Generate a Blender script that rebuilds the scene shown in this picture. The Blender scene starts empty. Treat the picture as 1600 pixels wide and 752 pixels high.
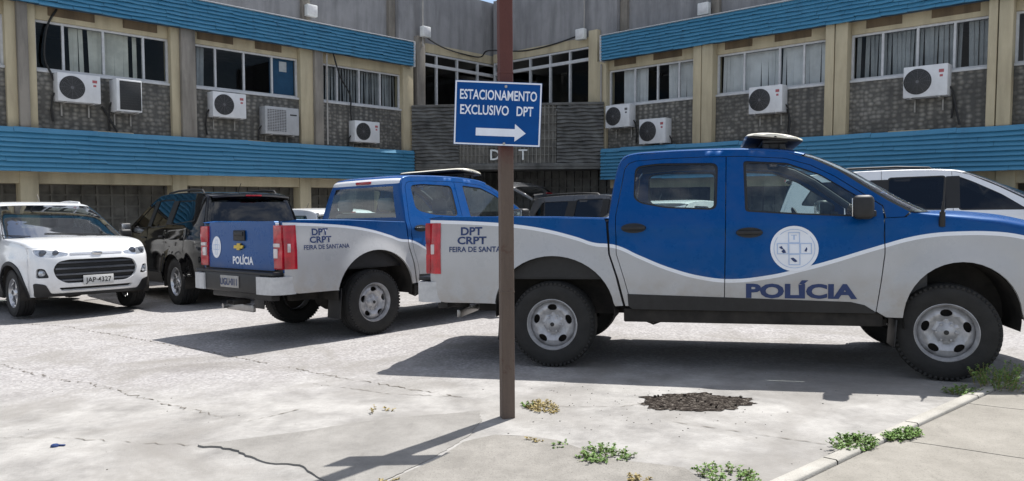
import bpy, bmesh, math, random
from mathutils import Vector, Matrix, noise
from mathutils.geometry import delaunay_2d_cdt
R = math.radians
rnd = random.Random(7)
S = bpy.context.scene
COL = S.collection

# ------------------------------------------------------------------ camera, sky, sun, exposure
cd = bpy.data.cameras.new('camera')
cam = bpy.data.objects.new('camera', cd)
COL.objects.link(cam)
cd.sensor_width = 36.0
cd.lens = 36.0 * 1160.0 / 1600.0
cd.clip_start = 0.05
cd.clip_end = 3000
cam.location = (0, 0, 1.48)
cam.rotation_euler = (R(90) - math.atan(64 / 1160.0), 0, 0)
S.camera = cam

SUN_V = Vector((0.30, 0.39, 1.0)).normalized()          # towards the sun
w = bpy.data.worlds.new('World')
S.world = w
w.use_nodes = True
wt = w.node_tree
wt.nodes.clear()
wo = wt.nodes.new('ShaderNodeOutputWorld')
bg = wt.nodes.new('ShaderNodeBackground')
sky = wt.nodes.new('ShaderNodeTexSky')
sky.sky_type = 'NISHITA'
sky.sun_disc = False
sky.sun_elevation = math.asin(SUN_V.z)
sky.sun_rotation = math.atan2(SUN_V.x, SUN_V.y)
sky.dust_density = 1.5
bg.inputs['Strength'].default_value = 0.092
# broken cumulus in the sky
tc = wt.nodes.new('ShaderNodeTexCoord')
mp_ = wt.nodes.new('ShaderNodeMapping')
mp_.inputs['Scale'].default_value = (2.2, 2.2, 5.0)
nz = wt.nodes.new('ShaderNodeTexNoise')
nz.inputs['Scale'].default_value = 1.7
nz.inputs['Detail'].default_value = 8
nz.inputs['Roughness'].default_value = 0.62
cr = wt.nodes.new('ShaderNodeValToRGB')
cr.color_ramp.elements[0].position = 0.45
cr.color_ramp.elements[1].position = 0.62
mx = wt.nodes.new('ShaderNodeMix')
mx.data_type = 'RGBA'
mx.inputs['B'].default_value = (8.2, 8.3, 8.6, 1)
wt.links.new(tc.outputs['Generated'], mp_.inputs['Vector'])
wt.links.new(mp_.outputs['Vector'], nz.inputs['Vector'])
wt.links.new(nz.outputs['Fac'], cr.inputs['Fac'])
wt.links.new(cr.outputs['Color'], mx.inputs['Factor'])
wt.links.new(sky.outputs['Color'], mx.inputs['A'])
wt.links.new(mx.outputs['Result'], bg.inputs['Color'])
wt.links.new(bg.outputs['Background'], wo.inputs['Surface'])

sd = bpy.data.lights.new('sun', 'SUN')
sd.energy = 4.6
sd.angle = R(0.5)
sd.color = (1.0, 0.965, 0.92)
sun = bpy.data.objects.new('sun', sd)
COL.objects.link(sun)
sun.rotation_euler = SUN_V.to_track_quat('Z', 'Y').to_euler()

S.view_settings.view_transform = 'Standard'
S.view_settings.look = 'None'
S.view_settings.gamma = 1
S.view_settings.use_curve_mapping = False
S.view_settings.exposure = 0.75

# ------------------------------------------------------------------ materials
class NT:
    def __init__(self, name):
        self.m = bpy.data.materials.new(name)
        self.m.use_nodes = True
        self.t = self.m.node_tree
        self.b = self.t.nodes['Principled BSDF']
        self.o = self.t.nodes['Material Output']
        self._obj = None
    def n(self, typ, **kw):
        nd = self.t.nodes.new(typ)
        for k, v in kw.items():
            if k in nd.inputs.keys():
                nd.inputs[k].default_value = v
            else:
                setattr(nd, k, v)
        return nd
    def l(self, a, b):
        self.t.links.new(a, b)
    def obj(self):
        if not self._obj:
            self._obj = self.n('ShaderNodeTexCoord').outputs['Object']
        return self._obj
    def noise(self, scale=5, detail=5, rough=0.6, stretch=None, dist=0.0):
        nd = self.n('ShaderNodeTexNoise', Scale=scale, Detail=detail, Roughness=rough, Distortion=dist)
        if stretch:
            mp = self.n('ShaderNodeMapping', Scale=stretch)
            self.l(self.obj(), mp.inputs['Vector'])
            self.l(mp.outputs['Vector'], nd.inputs['Vector'])
        else:
            self.l(self.obj(), nd.inputs['Vector'])
        return nd.outputs['Fac']
    def ramp(self, src, stops):
        r = self.n('ShaderNodeValToRGB')
        e = r.color_ramp.elements
        while len(e) < len(stops):
            e.new(0.5)
        for i, (p, c) in enumerate(stops):
            e[i].position = p
            e[i].color = c if len(c) == 4 else (*c, 1)
        self.l(src, r.inputs['Fac'])
        return r.outputs['Color']
    def mix(self, fac, a, b, blend='MIX'):
        m = self.n('ShaderNodeMix', data_type='RGBA', blend_type=blend)
        for sock, v in (('Factor', fac), ('A', a), ('B', b)):
            i = m.inputs[sock] if sock == 'Factor' else [q for q in m.inputs if q.name == sock and q.type == 'RGBA'][0]
            if hasattr(v, 'is_output'):
                self.l(v, i)
            elif sock == 'Factor':
                i.default_value = v
            else:
                i.default_value = v if len(v) == 4 else (*v, 1)
        return [q for q in m.outputs if q.type == 'RGBA'][0]
    def math(self, op, a, b=None, c=None):
        m = self.n('ShaderNodeMath', operation=op)
        for i, v in enumerate((a, b, c)):
            if v is None:
                continue
            if hasattr(v, 'is_output'):
                self.l(v, m.inputs[i])
            else:
                m.inputs[i].default_value = v
        return m.outputs[0]
    def base(self, c):
        if hasattr(c, 'is_output'):
            self.l(c, self.b.inputs['Base Color'])
        else:
            self.b.inputs['Base Color'].default_value = (*c, 1)
        return self
    def set(self, **kw):
        for k, v in kw.items():
            k = k.replace('_', ' ')
            if hasattr(v, 'is_output'):
                self.l(v, self.b.inputs[k])
            else:
                self.b.inputs[k].default_value = v
        return self
    def bump(self, h, strength=0.3, dist=0.01):
        bp = self.n('ShaderNodeBump', Strength=strength, Distance=dist)
        self.l(h, bp.inputs['Height'])
        self.l(bp.outputs['Normal'], self.b.inputs['Normal'])
        return self

def simple(name, c, rough=0.5, metal=0.0, var=0.12, scale=8, coat=0.0, bump=0.0, bscale=60, spec=0.5):
    k = NT(name)
    f = k.noise(scale, 5)
    lo = tuple(v * (1 - var) for v in c)
    hi = tuple(min(1, v * (1 + var)) for v in c)
    k.base(k.ramp(f, [(0.3, lo), (0.7, hi)]))
    k.set(Roughness=rough, Metallic=metal, Coat_Weight=coat, Specular_IOR_Level=spec)
    if bump:
        k.bump(k.noise(bscale, 4), bump, 0.01)
    return k.m

def car_paint(name, c, metal=0.0, dust=(0.33, 0.29, 0.24), dustamt=0.25, film=0.03, rough=0.26):
    k = NT(name)
    sep = k.n('ShaderNodeSeparateXYZ')
    k.l(k.obj(), sep.inputs[0])
    low = k.n('ShaderNodeMapRange')
    low.inputs['From Min'].default_value = 0.95
    low.inputs['From Max'].default_value = 0.35
    k.l(sep.outputs['Z'], low.inputs['Value'])
    nf = k.ramp(k.noise(6, 6, 0.7), [(0.35, (0, 0, 0)), (0.75, (1, 1, 1))])
    f = k.math('MULTIPLY', k.math('MULTIPLY', low.outputs[0], nf), dustamt)
    f2 = k.math('ADD', f, k.math('MULTIPLY', nf, film))
    k.base(k.mix(f2, c, dust))
    k.set(Metallic=metal, Roughness=k.math('ADD', k.math('MULTIPLY', f2, 0.5), rough), Coat_Weight=0.7, Coat_Roughness=0.05)
    return k.m

def livery():
    """blue upper body, white wave stripe, silver lower body: painted along the length of the truck"""
    k = NT('police livery paint')
    sep = k.n('ShaderNodeSeparateXYZ')
    k.l(k.obj(), sep.inputs[0])
    x, z = sep.outputs['X'], sep.outputs['Z']
    pts = [(-1.3, 1.305), (-0.99, 1.296), (-0.63, 1.278), (-0.337, 1.253), (-0.051, 1.208), (0.228, 1.136), (0.40, 1.082), (0.50, 1.075),
           (0.555, 1.066), (0.767, 0.974), (1.029, 0.868), (1.285, 0.801), (1.487, 0.781), (1.783, 0.812), (2.025, 0.869),
           (2.261, 0.936), (2.492, 1.011), (2.65, 1.060), (2.806, 1.106), (2.982, 1.138), (3.156, 1.149), (3.369, 1.147), (3.536, 1.127), (3.8, 1.05), (4.2, 0.98)]
    fx = k.math('DIVIDE', k.math('ADD', x, 1.4), 6.0)
    fc = k.n('ShaderNodeFloatCurve')
    cv = fc.mapping.curves[0]
    while len(cv.points) < len(pts):
        cv.points.new(0.5, 0.5)
    for p, (a, b) in zip(cv.points, pts):
        p.location = ((a + 1.4) / 6.0, b / 2.0)
    fc.mapping.update()
    k.l(fx, fc.inputs['Value'])
    zs = k.math('MULTIPLY', fc.outputs[0], 2.0)
    d = k.math('SUBTRACT', z, zs)
    blue_f = k.math('GREATER_THAN', d, 0.0)
    # tailgate face and everything behind the tail lamps is blue above the bumper
    tg = k.math('LESS_THAN', x, -1.128)
    blue_f = k.math('MAXIMUM', blue_f, tg)
    sil_f = k.math('LESS_THAN', d, -0.03)
    nf = k.ramp(k.noise(5, 7, 0.72), [(0.40, (0, 0, 0)), (0.72, (1, 1, 1))])
    blue = k.mix(k.noise(2.0, 3), (0.0004, 0.047, 0.190), (0.0008, 0.056, 0.225))
    silver = k.mix(k.noise(3, 5), (0.36, 0.365, 0.37), (0.46, 0.46, 0.465))
    c = k.mix(sil_f, (0.74, 0.76, 0.80), silver)
    c = k.mix(blue_f, c, blue)
    low = k.n('ShaderNodeMapRange')
    low.inputs['From Min'].default_value = 0.88
    low.inputs['From Max'].default_value = 0.45
    k.l(z, low.inputs['Value'])
    dust = k.math('ADD', k.math('MULTIPLY', k.math('MULTIPLY', low.outputs[0], nf), 0.85), k.math('MULTIPLY', nf, 0.05))
    c = k.mix(dust, c, (0.30, 0.24, 0.17))
    k.base(c)
    k.set(Metallic=0.0, Roughness=k.math('ADD', k.math('MULTIPLY', dust, 0.6), 0.27), Coat_Weight=0.06, Coat_Roughness=0.04, Specular_IOR_Level=0.40, Specular_Tint=k.mix(blue_f, (1, 1, 1), (0.22, 0.62, 1.0)))
    return k.m

def glass(name, tint=(0.55, 0.62, 0.62), refl=1.0, ior=1.5, rough=0.02):
    k = NT(name)
    k.t.nodes.remove(k.b)
    tr = k.n('ShaderNodeBsdfTransparent')
    tr.inputs['Color'].default_value = (*tint, 1)
    gl = k.n('ShaderNodeBsdfGlossy')
    gl.inputs['Roughness'].default_value = rough
    gl.inputs['Color'].default_value = (0.95, 0.97, 1, 1)
    ge = k.n('ShaderNodeNewGeometry')
    dt = k.n('ShaderNodeVectorMath', operation='DOT_PRODUCT')
    k.l(ge.outputs['Normal'], dt.inputs[0])
    k.l(ge.outputs['Incoming'], dt.inputs[1])
    r0 = ((ior - 1) / (ior + 1)) ** 2
    sch = k.math('POWER', k.math('SUBTRACT', 1.0, k.math('ABSOLUTE', dt.outputs['Value'])), 5.0)
    f = k.math('MINIMUM', k.math('MULTIPLY', k.math('ADD', k.math('MULTIPLY', sch, 1 - r0), r0), refl), 1.0)
    ms = k.n('ShaderNodeMixShader')
    k.l(f, ms.inputs[0])
    k.l(tr.outputs[0], ms.inputs[1])
    k.l(gl.outputs[0], ms.inputs[2])
    k.l(ms.outputs[0], k.o.inputs['Surface'])
    return k.m

def m_concrete_ground():
    k = NT('worn parking lot concrete')
    sep = k.n('ShaderNodeSeparateXYZ')
    k.l(k.obj(), sep.inputs[0])
    big = k.noise(0.35, 6, 0.62)
    mid = k.noise(2.2, 7, 0.7)
    fine = k.noise(70, 3, 0.7)
    vor = k.n('ShaderNodeTexVoronoi', Scale=32.0)
    k.l(k.obj(), vor.inputs['Vector'])
    peb = k.ramp(vor.outputs['Distance'], [(0.0, (1, 1, 1)), (0.28, (0.75, 0.75, 0.75)), (0.62, (0.25, 0.25, 0.25))])
    # the far slab (towards the cars) is exposed aggregate, the near pads are trowelled
    edge = k.math('ADD', k.math('ADD', k.math('MULTIPLY', sep.outputs['X'], -0.10), sep.outputs['Y']), k.math('MULTIPLY', k.math('SUBTRACT', big, 0.5), 2.2))
    ag = k.n('ShaderNodeMapRange')
    ag.inputs['From Min'].default_value = 5.4
    ag.inputs['From Max'].default_value = 6.6
    k.l(edge, ag.inputs['Value'])
    smooth = k.mix(k.ramp(mid, [(0.32, (0, 0, 0)), (0.68, (1, 1, 1))]), (0.175, 0.169, 0.160), (0.370, 0.360, 0.342))
    smooth = k.mix(k.ramp(fine, [(0.62, (0, 0, 0)), (0.75, (1, 1, 1))]), smooth, (0.17, 0.16, 0.15))
    stone = k.mix(k.ramp(vor.outputs['Color'], [(0.2, (0, 0, 0)), (0.8, (1, 1, 1))]), (0.20, 0.192, 0.192), (0.43, 0.42, 0.415))
    stone = k.mix(0.6, stone, k.mix(peb, (0.16, 0.152, 0.152), (0.42, 0.41, 0.405)))
    stone = k.mix(k.ramp(mid, [(0.35, (0.35, 0.35, 0.35)), (0.65, (0, 0, 0))]), stone, (0.21, 0.195, 0.185))
    c = k.mix(ag.outputs[0], smooth, stone)
    stain = k.ramp(k.noise(0.9, 6, 0.6, dist=0.8), [(0.47, (0, 0, 0)), (0.66, (0.8, 0.8, 0.8))])
    c = k.mix(stain, c, (0.195, 0.185, 0.170))
    # oil under the parked cars
    c = k.mix(k.ramp(k.noise(0.55, 4), [(0.58, (0, 0, 0)), (0.68, (0.5, 0.5, 0.5))]), c, (0.13, 0.12, 0.11))
    k.base(c)
    k.set(Roughness=0.9, Specular_IOR_Level=0.25)
    h = k.math('ADD', k.math('MULTIPLY', k.math('MULTIPLY', peb, ag.outputs[0]), 0.9), k.math('ADD', k.math('MULTIPLY', fine, 0.4), mid))
    k.bump(h, 0.55, 0.012)
    return k.m

def m_pad(name, a, b, grit=0.5):
    k = NT(name)
    mid = k.noise(3.0, 8, 0.72)
    fine = k.noise(110, 3, 0.75)
    c = k.mix(k.ramp(mid, [(0.3, (0, 0, 0)), (0.7, (1, 1, 1))]), a, b)
    c = k.mix(k.ramp(fine, [(0.55, (0, 0, 0)), (0.72, (grit, grit, grit))]), c, tuple(v * 0.55 for v in a))
    c = k.mix(k.ramp(k.noise(7, 5, 0.7, (1, 0.25, 1)), [(0.6, (0, 0, 0)), (0.8, (0.6, 0.6, 0.6))]), c, tuple(v * 0.7 for v in a))
    k.base(c)
    k.set(Roughness=0.92, Specular_IOR_Level=0.2)
    k.bump(k.math('ADD', fine, k.math('MULTIPLY', mid, 2)), 0.4, 0.008)
    return k.m

def m_rubble():
    k = NT('dark broken asphalt')
    a = k.noise(26, 6, 0.8)
    b_ = k.noise(60, 4, 0.8)
    c = k.ramp(k.math('ADD', k.math('MULTIPLY', a, 0.6), k.math('MULTIPLY', b_, 0.4)), [(0.40, (0.010, 0.008, 0.007)), (0.51, (0.035, 0.028, 0.023)), (0.60, (0.20, 0.18, 0.155))])
    k.base(c)
    k.set(Roughness=0.95, Specular_IOR_Level=0.1)
    k.bump(a, 0.9, 0.03)
    return k.m

def m_stained(name, a, b, streak=(0.03, 0.028, 0.025), amt=0.8, ribs=False):
    """rendered wall with dark rain streaks running down it"""
    k = NT(name)
    v = k.noise(3.2, 7, 0.6, (1.3, 1.3, 0.20))
    c = k.mix(k.noise(1.3, 6, 0.7), a, b)
    f = k.ramp(v, [(0.42, (0, 0, 0)), (0.80, (amt, amt, amt))])
    c = k.mix(f, c, streak)
    g = k.ramp(k.noise(0.8, 5, 0.65), [(0.5, (0, 0, 0)), (0.75, (amt * 0.7,) * 3)])
    c = k.mix(g, c, tuple(q * 1.7 for q in streak))
    k.base(c)
    k.set(Roughness=0.9, Specular_IOR_Level=0.2)
    h = k.noise(24, 6)
    k.bump(h, 0.35, 0.01)
    return k.m

def m_pebble_tile(name, a, b, scale=5.5):
    k = NT(name)
    vo = k.n('ShaderNodeTexVoronoi', Scale=scale, feature='F1', Randomness=0.42)
    mp = k.n('ShaderNodeMapping', Scale=(1, 1, 1.25))
    k.l(k.obj(), mp.inputs['Vector'])
    k.l(mp.outputs['Vector'], vo.inputs['Vector'])
    f = k.ramp(vo.outputs['Distance'], [(0.1, (1, 1, 1)), (0.6, (0, 0, 0))])
    c = k.mix(f, a, b)
    c = k.mix(k.ramp(k.noise(2, 6, 0.7), [(0.4, (0, 0, 0)), (0.7, (0.8, 0.8, 0.8))]), c, tuple(v * 0.5 for v in a))
    c = k.mix(k.ramp(k.noise(3, 6, 0.7, (1.6, 1.6, 0.12)), [(0.5, (0, 0, 0)), (0.7, (0.5, 0.5, 0.5))]), c, (0.03, 0.03, 0.03))
    k.base(c)
    k.set(Roughness=0.75)
    k.bump(f, 0.6, 0.03)
    return k.m

def m_blue_boards():
    k = NT('faded blue cladding boards')
    c = k.mix(k.noise(1.5, 6, 0.7), (0.030, 0.165, 0.295), (0.070, 0.255, 0.400))
    c = k.mix(k.ramp(k.noise(4, 6, 0.7, (1, 1, 0.2)), [(0.55, (0, 0, 0)), (0.78, (0.6, 0.6, 0.6))]), c, (0.03, 0.09, 0.16))
    c = k.mix(k.ramp(k.noise(9, 4, 0.7), [(0.66, (0, 0, 0)), (0.8, (0.5, 0.5, 0.5))]), c, (0.16, 0.29, 0.40))
    k.base(c)
    k.set(Roughness=0.5)
    return k.m

def m_post():
    k = NT('rusted painted steel post')
    sep = k.n('ShaderNodeSeparateXYZ')
    k.l(k.obj(), sep.inputs[0])
    r = k.mix(k.noise(9, 7, 0.7, (1, 1, 0.25)), (0.055, 0.017, 0.015), (0.115, 0.036, 0.028))
    bw = k.mix(k.noise(12, 7, 0.75, (1, 1, 0.12)), (0.050, 0.034, 0.026), (0.155, 0.115, 0.09))
    bw = k.mix(k.ramp(k.noise(14, 6, 0.7), [(0.58, (0, 0, 0)), (0.72, (1, 1, 1))]), bw, (0.07, 0.03, 0.02))
    zz = k.math('ADD', sep.outputs['Z'], k.math('MULTIPLY', k.math('SUBTRACT', k.noise(6, 5), 0.5), 0.5))
    f = k.n('ShaderNodeMapRange')
    f.inputs['From Min'].default_value = 1.62
    f.inputs['From Max'].default_value = 1.82
    k.l(zz, f.inputs['Value'])
    k.base(k.mix(f.outputs[0], bw, r))
    k.set(Roughness=0.8)
    k.bump(k.noise(50, 5), 0.5, 0.004)
    return k.m

M = {}
def init_materials():
    M['ground'] = m_concrete_ground()
    M['pad'] = m_pad('grey raised pad', (0.175, 0.168, 0.156), (0.265, 0.256, 0.239))
    M['pad_rough'] = m_pad('rough patched concrete', (0.150, 0.142, 0.128), (0.275, 0.262, 0.238), 0.9)
    M['walk'] = m_pad('tan pavement concrete', (0.185, 0.174, 0.152), (0.275, 0.26, 0.23), 0.8)
    M['kerb'] = m_pad('pale kerb concrete', (0.27, 0.258, 0.23), (0.40, 0.385, 0.35), 0.7)
    M['crack'] = simple('dirt filled crack', (0.12, 0.105, 0.085), 0.95)
    M['rubble'] = m_rubble()
    M['leaf'] = simple('weed leaf green', (0.11, 0.20, 0.035), 0.6, var=0.5, scale=30)
    M['leaf_dry'] = simple('dry grass', (0.30, 0.24, 0.10), 0.8, var=0.4, scale=30)
    M['police'] = livery()
    M['white_paint'] = car_paint('white car paint', (0.72, 0.73, 0.74), dustamt=0.35)
    M['black_paint'] = car_paint('black car paint', (0.003, 0.003, 0.004), dustamt=0.03, film=0.001, rough=0.06)
    M['silver_paint'] = car_paint('silver car paint', (0.50, 0.51, 0.52), 0.3)
    M['grey_paint'] = car_paint('dark grey car paint', (0.06, 0.062, 0.066), 0.1)
    bp_ = M['black_paint'].node_tree.nodes['Principled BSDF']
    bp_.inputs['Coat Weight'].default_value = 0.25
    bp_.inputs['Specular IOR Level'].default_value = 0.35
    M['trim'] = simple('black plastic trim', (0.011, 0.011, 0.012), 0.55, var=0.3, scale=20)
    M['seal'] = simple('rubber seal', (0.008, 0.008, 0.008), 0.6)
    M['under'] = simple('dusty underbody', (0.022, 0.019, 0.016), 0.85, var=0.6, scale=7)
    M['tyre'] = simple('tyre rubber', (0.014, 0.0135, 0.013), 0.8, var=0.35, scale=10, bump=0.25, bscale=40)
    M['steel'] = simple('painted steel wheel', (0.40, 0.40, 0.41), 0.42, 0.35, var=0.3, scale=12)
    M['alloy'] = simple('alloy wheel', (0.58, 0.58, 0.59), 0.28, 0.75, var=0.1)
    M['chrome'] = simple('dull chrome', (0.60, 0.60, 0.60), 0.22, 0.9, var=0.1)
    M['bumper_grey'] = simple('scuffed grey bumper', (0.46, 0.46, 0.46), 0.5, var=0.15, scale=14)
    M['interior'] = simple('dark cabin trim', (0.055, 0.055, 0.057), 0.8)
    M['seat'] = simple('grey seat cloth', (0.13, 0.13, 0.135), 0.9)
    M['glass'] = glass('clear car glass', (0.76, 0.86, 0.84), 1.9)
    M['glass_dark'] = glass('tinted car glass', (0.05, 0.055, 0.06), 1.3)
    M['glass_wind'] = glass('windscreen glass', (0.42, 0.48, 0.48), 4.5, 1.6)
    M['pane'] = glass('building window glass', (0.80, 0.83, 0.84), 0.40, 1.45)
    M['lamp_red'] = simple('red lamp plastic', (0.38, 0.006, 0.016), 0.2, var=0.35, scale=12, coat=0.3)
    M['lamp_white'] = simple('white lamp plastic', (0.55, 0.50, 0.50), 0.2, coat=0.5)
    M['lamp_clear'] = simple('headlamp glass', (0.42, 0.45, 0.49), 0.12, 0.6, var=0.3, scale=22, coat=1.0)
    M['lamp_dark'] = simple('headlamp bowl', (0.10, 0.11, 0.13), 0.2, 0.5)
    M['gold'] = simple('gold badge', (0.55, 0.40, 0.06), 0.3, 0.6)
    M['plate'] = simple('grey number plate', (0.50, 0.50, 0.49), 0.5, var=0.08)
    M['plate_dark'] = simple('aged number plate', (0.33, 0.32, 0.30), 0.6, var=0.15)
    M['navy'] = simple('navy lettering', (0.010, 0.030, 0.115), 0.5)
    M['white_vinyl'] = simple('white vinyl', (0.74, 0.76, 0.80), 0.4, var=0.04)
    M['pale_blue'] = simple('pale blue vinyl', (0.40, 0.50, 0.68), 0.45, var=0.05)
    M['cream'] = simple('cream beacon plastic', (0.74, 0.70, 0.58), 0.3, var=0.08, coat=0.4)
    M['sign_blue'] = simple('blue sign face', (0.001, 0.058, 0.235), 0.6, var=0.15, scale=4, spec=0.15)
    M['sign_white'] = simple('white sign paint', (0.68, 0.72, 0.80), 0.5, var=0.06)
    M['post'] = m_post()
    M['bolt'] = simple('zinc bolt', (0.35, 0.34, 0.33), 0.4, 0.8)
    # building
    M['beige'] = m_stained('beige painted render', (0.43, 0.37, 0.25), (0.53, 0.47, 0.33), (0.17, 0.14, 0.10), 0.5)
    M['grey_wall'] = m_stained('stained grey concrete', (0.20, 0.20, 0.205), (0.33, 0.33, 0.335), (0.08, 0.08, 0.085), 0.65)
    M['pillar'] = m_stained('streaked concrete pillar', (0.20, 0.185, 0.165), (0.32, 0.295, 0.255), (0.05, 0.045, 0.04), 0.8)
    M['brown_patch'] = m_stained('brown bare lintel', (0.13, 0.095, 0.06), (0.19, 0.145, 0.095), (0.05, 0.04, 0.03), 0.8)
    M['pebble'] = m_pebble_tile('pebbled spandrel tile', (0.095, 0.092, 0.083), (0.30, 0.285, 0.25), 8.5)
    M['block'] = simple('grey screen block', (0.155, 0.150, 0.135), 0.85, var=0.4, scale=3)
    M['dark_block'] = simple('weathered screen block', (0.105, 0.105, 0.10), 0.85, var=0.5, scale=2.5)
    M['blue'] = m_blue_boards()
    M['blue_dark'] = simple('board backing', (0.012, 0.05, 0.10), 0.7)
    M['frame_white'] = simple('grey white window frame', (0.50, 0.51, 0.52), 0.5, var=0.12)
    M['blind_beige'] = simple('beige vertical blind', (0.60, 0.59, 0.51), 0.8, var=0.18, scale=3)
    M['blind_grey'] = simple('grey vertical blind', (0.33, 0.34, 0.34), 0.8, var=0.2, scale=3)
    M['blind_white'] = simple('pale vertical blind', (0.66, 0.66, 0.65), 0.8, var=0.12, scale=3)
    M['board_blue'] = simple('blue notice board', (0.012, 0.075, 0.16), 0.7)
    M['paper'] = simple('white paper', (0.6, 0.6, 0.6), 0.8)
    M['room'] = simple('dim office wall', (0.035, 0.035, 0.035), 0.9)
    M['ac_white'] = simple('weathered white casing', (0.60, 0.61, 0.62), 0.45, var=0.10, scale=5)
    M['ac_grey'] = simple('pale grey casing', (0.36, 0.37, 0.38), 0.5, var=0.12, scale=5)
    M['ac_dark'] = simple('fan grille black', (0.02, 0.021, 0.022), 0.5)
    M['ac_wire'] = simple('fan guard wire', (0.10, 0.10, 0.105), 0.5)
    M['ac_red'] = simple('red maker sticker', (0.35, 0.09, 0.10), 0.5)
    M['cable'] = simple('black cable', (0.012, 0.012, 0.012), 0.6)
    M['pipe'] = simple('grey conduit', (0.30, 0.29, 0.27), 0.6)
    M['box_white'] = simple('white junction box', (0.62, 0.64, 0.63), 0.5, var=0.08)
    M['wood'] = simple('brown cardboard', (0.18, 0.10, 0.06), 0.85)
init_materials()

# ------------------------------------------------------------------ object helpers
def link(o, parent=None):
    COL.objects.link(o)
    if parent:
        o.parent = parent
    return o

def tag(o, label=None, cat=None, group=None, kind=None):
    for k, v in (('label', label), ('category', cat), ('group', group), ('kind', kind)):
        if v:
            o[k] = v
    return o

def empty(name, loc=(0, 0, 0), rz=0.0, parent=None):
    o = bpy.data.objects.new(name, None)
    o.location = loc
    o.rotation_euler = (0, 0, rz)
    o.empty_display_size = 0.2
    return link(o, parent)

def copy_tree(o, parent=None):
    c = o.copy()
    COL.objects.link(c)
    if parent:
        c.parent = parent
    for ch in list(o.children):
        copy_tree(ch, c)
    return c

class MB:
    def __init__(self):
        self.bm = bmesh.new()
        self.xf = Matrix.Identity(4)
        self.mats = []
    def mi(self, mat):
        if mat is None:
            return 0
        if mat not in self.mats:
            self.mats.append(mat)
        return self.mats.index(mat)
    def box(self, c, s, bev=0.0, rot=None, mat=None, seg=2):
        mtx = Matrix.Translation(c)
        if rot is not None:
            mtx = mtx @ rot
        mtx = self.xf @ mtx @ Matrix.Diagonal((*s, 1))
        r = bmesh.ops.create_cube(self.bm, size=1.0, matrix=mtx)
        vs = r['verts']
        fs = list({f for v in vs for f in v.link_faces})
        i = self.mi(mat)
        for f in fs:
            f.material_index = i
        if bev > 0:
            es = list({e for v in vs for e in v.link_edges})
            rr = bmesh.ops.bevel(self.bm, geom=es, offset=bev, segments=seg, affect='EDGES', profile=0.5)
            for f in rr['faces']:
                f.material_index = i
        return self
    def face(self, pts, mat=None):
        vs = [self.bm.verts.new(self.xf @ Vector(p)) for p in pts]
        f = self.bm.faces.new(vs)
        f.material_index = self.mi(mat)
        return f
    def grid(self, rows, mat=None, closed=False):
        i = self.mi(mat)
        vr = [[self.bm.verts.new(self.xf @ Vector(p)) for p in r] for r in rows]
        n = len(rows[0])
        for a, b in zip(vr, vr[1:]):
            for j in range(n if closed else n - 1):
                f = self.bm.faces.new((a[j], a[(j + 1) % n], b[(j + 1) % n], b[j]))
                f.material_index = i
        return vr
    def tube(self, pts, r, n=8, mat=None, caps=True):
        pts = [Vector(p) for p in pts]
        rows = []
        prev = None
        for i, p in enumerate(pts):
            t = (pts[min(i + 1, len(pts) - 1)] - pts[max(i - 1, 0)]).normalized()
            if prev is None:
                u = t.orthogonal().normalized()
            else:
                u = (prev - t * prev.dot(t))
                u = u.normalized() if u.length > 1e-6 else t.orthogonal().normalized()
            prev = u
            v = t.cross(u)
            rr = r[i] if isinstance(r, (list, tuple)) else r
            rows.append([p + (u * math.cos(a) + v * math.sin(a)) * rr for a in [2 * math.pi * k / n for k in range(n)]])
        vr = self.grid(rows, mat, True)
        if caps:
            for q, rev in ((vr[0], True), (vr[-1], False)):
                f = self.bm.faces.new(list(reversed(q)) if rev else q)
                f.material_index = self.mi(mat)
        return self
    def lathe(self, prof, n=32, axis='Y', mat=None, center=(0, 0, 0)):
        """prof: (radius, along)"""
        c = Vector(center)
        rows = []
        for r, a in prof:
            row = []
            for k in range(n):
                t = 2 * math.pi * k / n
                if axis == 'Y':
                    p = Vector((r * math.cos(t), a, r * math.sin(t)))
                elif axis == 'Z':
                    p = Vector((r * math.cos(t), r * math.sin(t), a))
                else:
                    p = Vector((a, r * math.cos(t), r * math.sin(t)))
                row.append(c + p)
            rows.append(row)
        self.grid(rows, mat, True)
        return self
    def prism(self, poly, d0, d1, mp=None, mat=None):
        """poly 2-D, extruded between depths d0, d1; mp(a,b,d) -> xyz"""
        mp = mp or (lambda a, b, d: (a, d, b))
        i = self.mi(mat)
        f0 = [self.bm.verts.new(self.xf @ Vector(mp(a, b, d0))) for a, b in poly]
        f1 = [self.bm.verts.new(self.xf @ Vector(mp(a, b, d1))) for a, b in poly]
        n = len(poly)
        fs = [self.bm.faces.new(f0), self.bm.faces.new(list(reversed(f1)))]
        for k in range(n):
            fs.append(self.bm.faces.new((f0[k], f1[k], f1[(k + 1) % n], f0[(k + 1) % n])))
        for f in fs:
            f.material_index = i
        return self
    def build(self, name, mat, parent=None, smooth=True, angle=32, fix=True):
        if fix:
            bmesh.ops.recalc_face_normals(self.bm, faces=self.bm.faces)
        me = bpy.data.meshes.new(name)
        self.bm.to_mesh(me)
        self.bm.free()
        for m in (self.mats if self.mats else [mat]):
            me.materials.append(m)
        finish(me, smooth, angle)
        return link(bpy.data.objects.new(name, me), parent)

def finish(me, smooth=True, angle=32):
    if smooth and len(me.polygons):
        me.polygons.foreach_set('use_smooth', [True] * len(me.polygons))
        me.set_sharp_from_angle(angle=R(angle))
    me.update()

def pip(p, poly):
    x, y = p
    c = False
    n = len(poly)
    j = n - 1
    for i in range(n):
        xi, yi = poly[i]
        xj, yj = poly[j]
        if (yi > y) != (yj > y) and x < (xj - xi) * (y - yi) / (yj - yi + 1e-12) + xi:
            c = not c
        j = i
    return c

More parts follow.
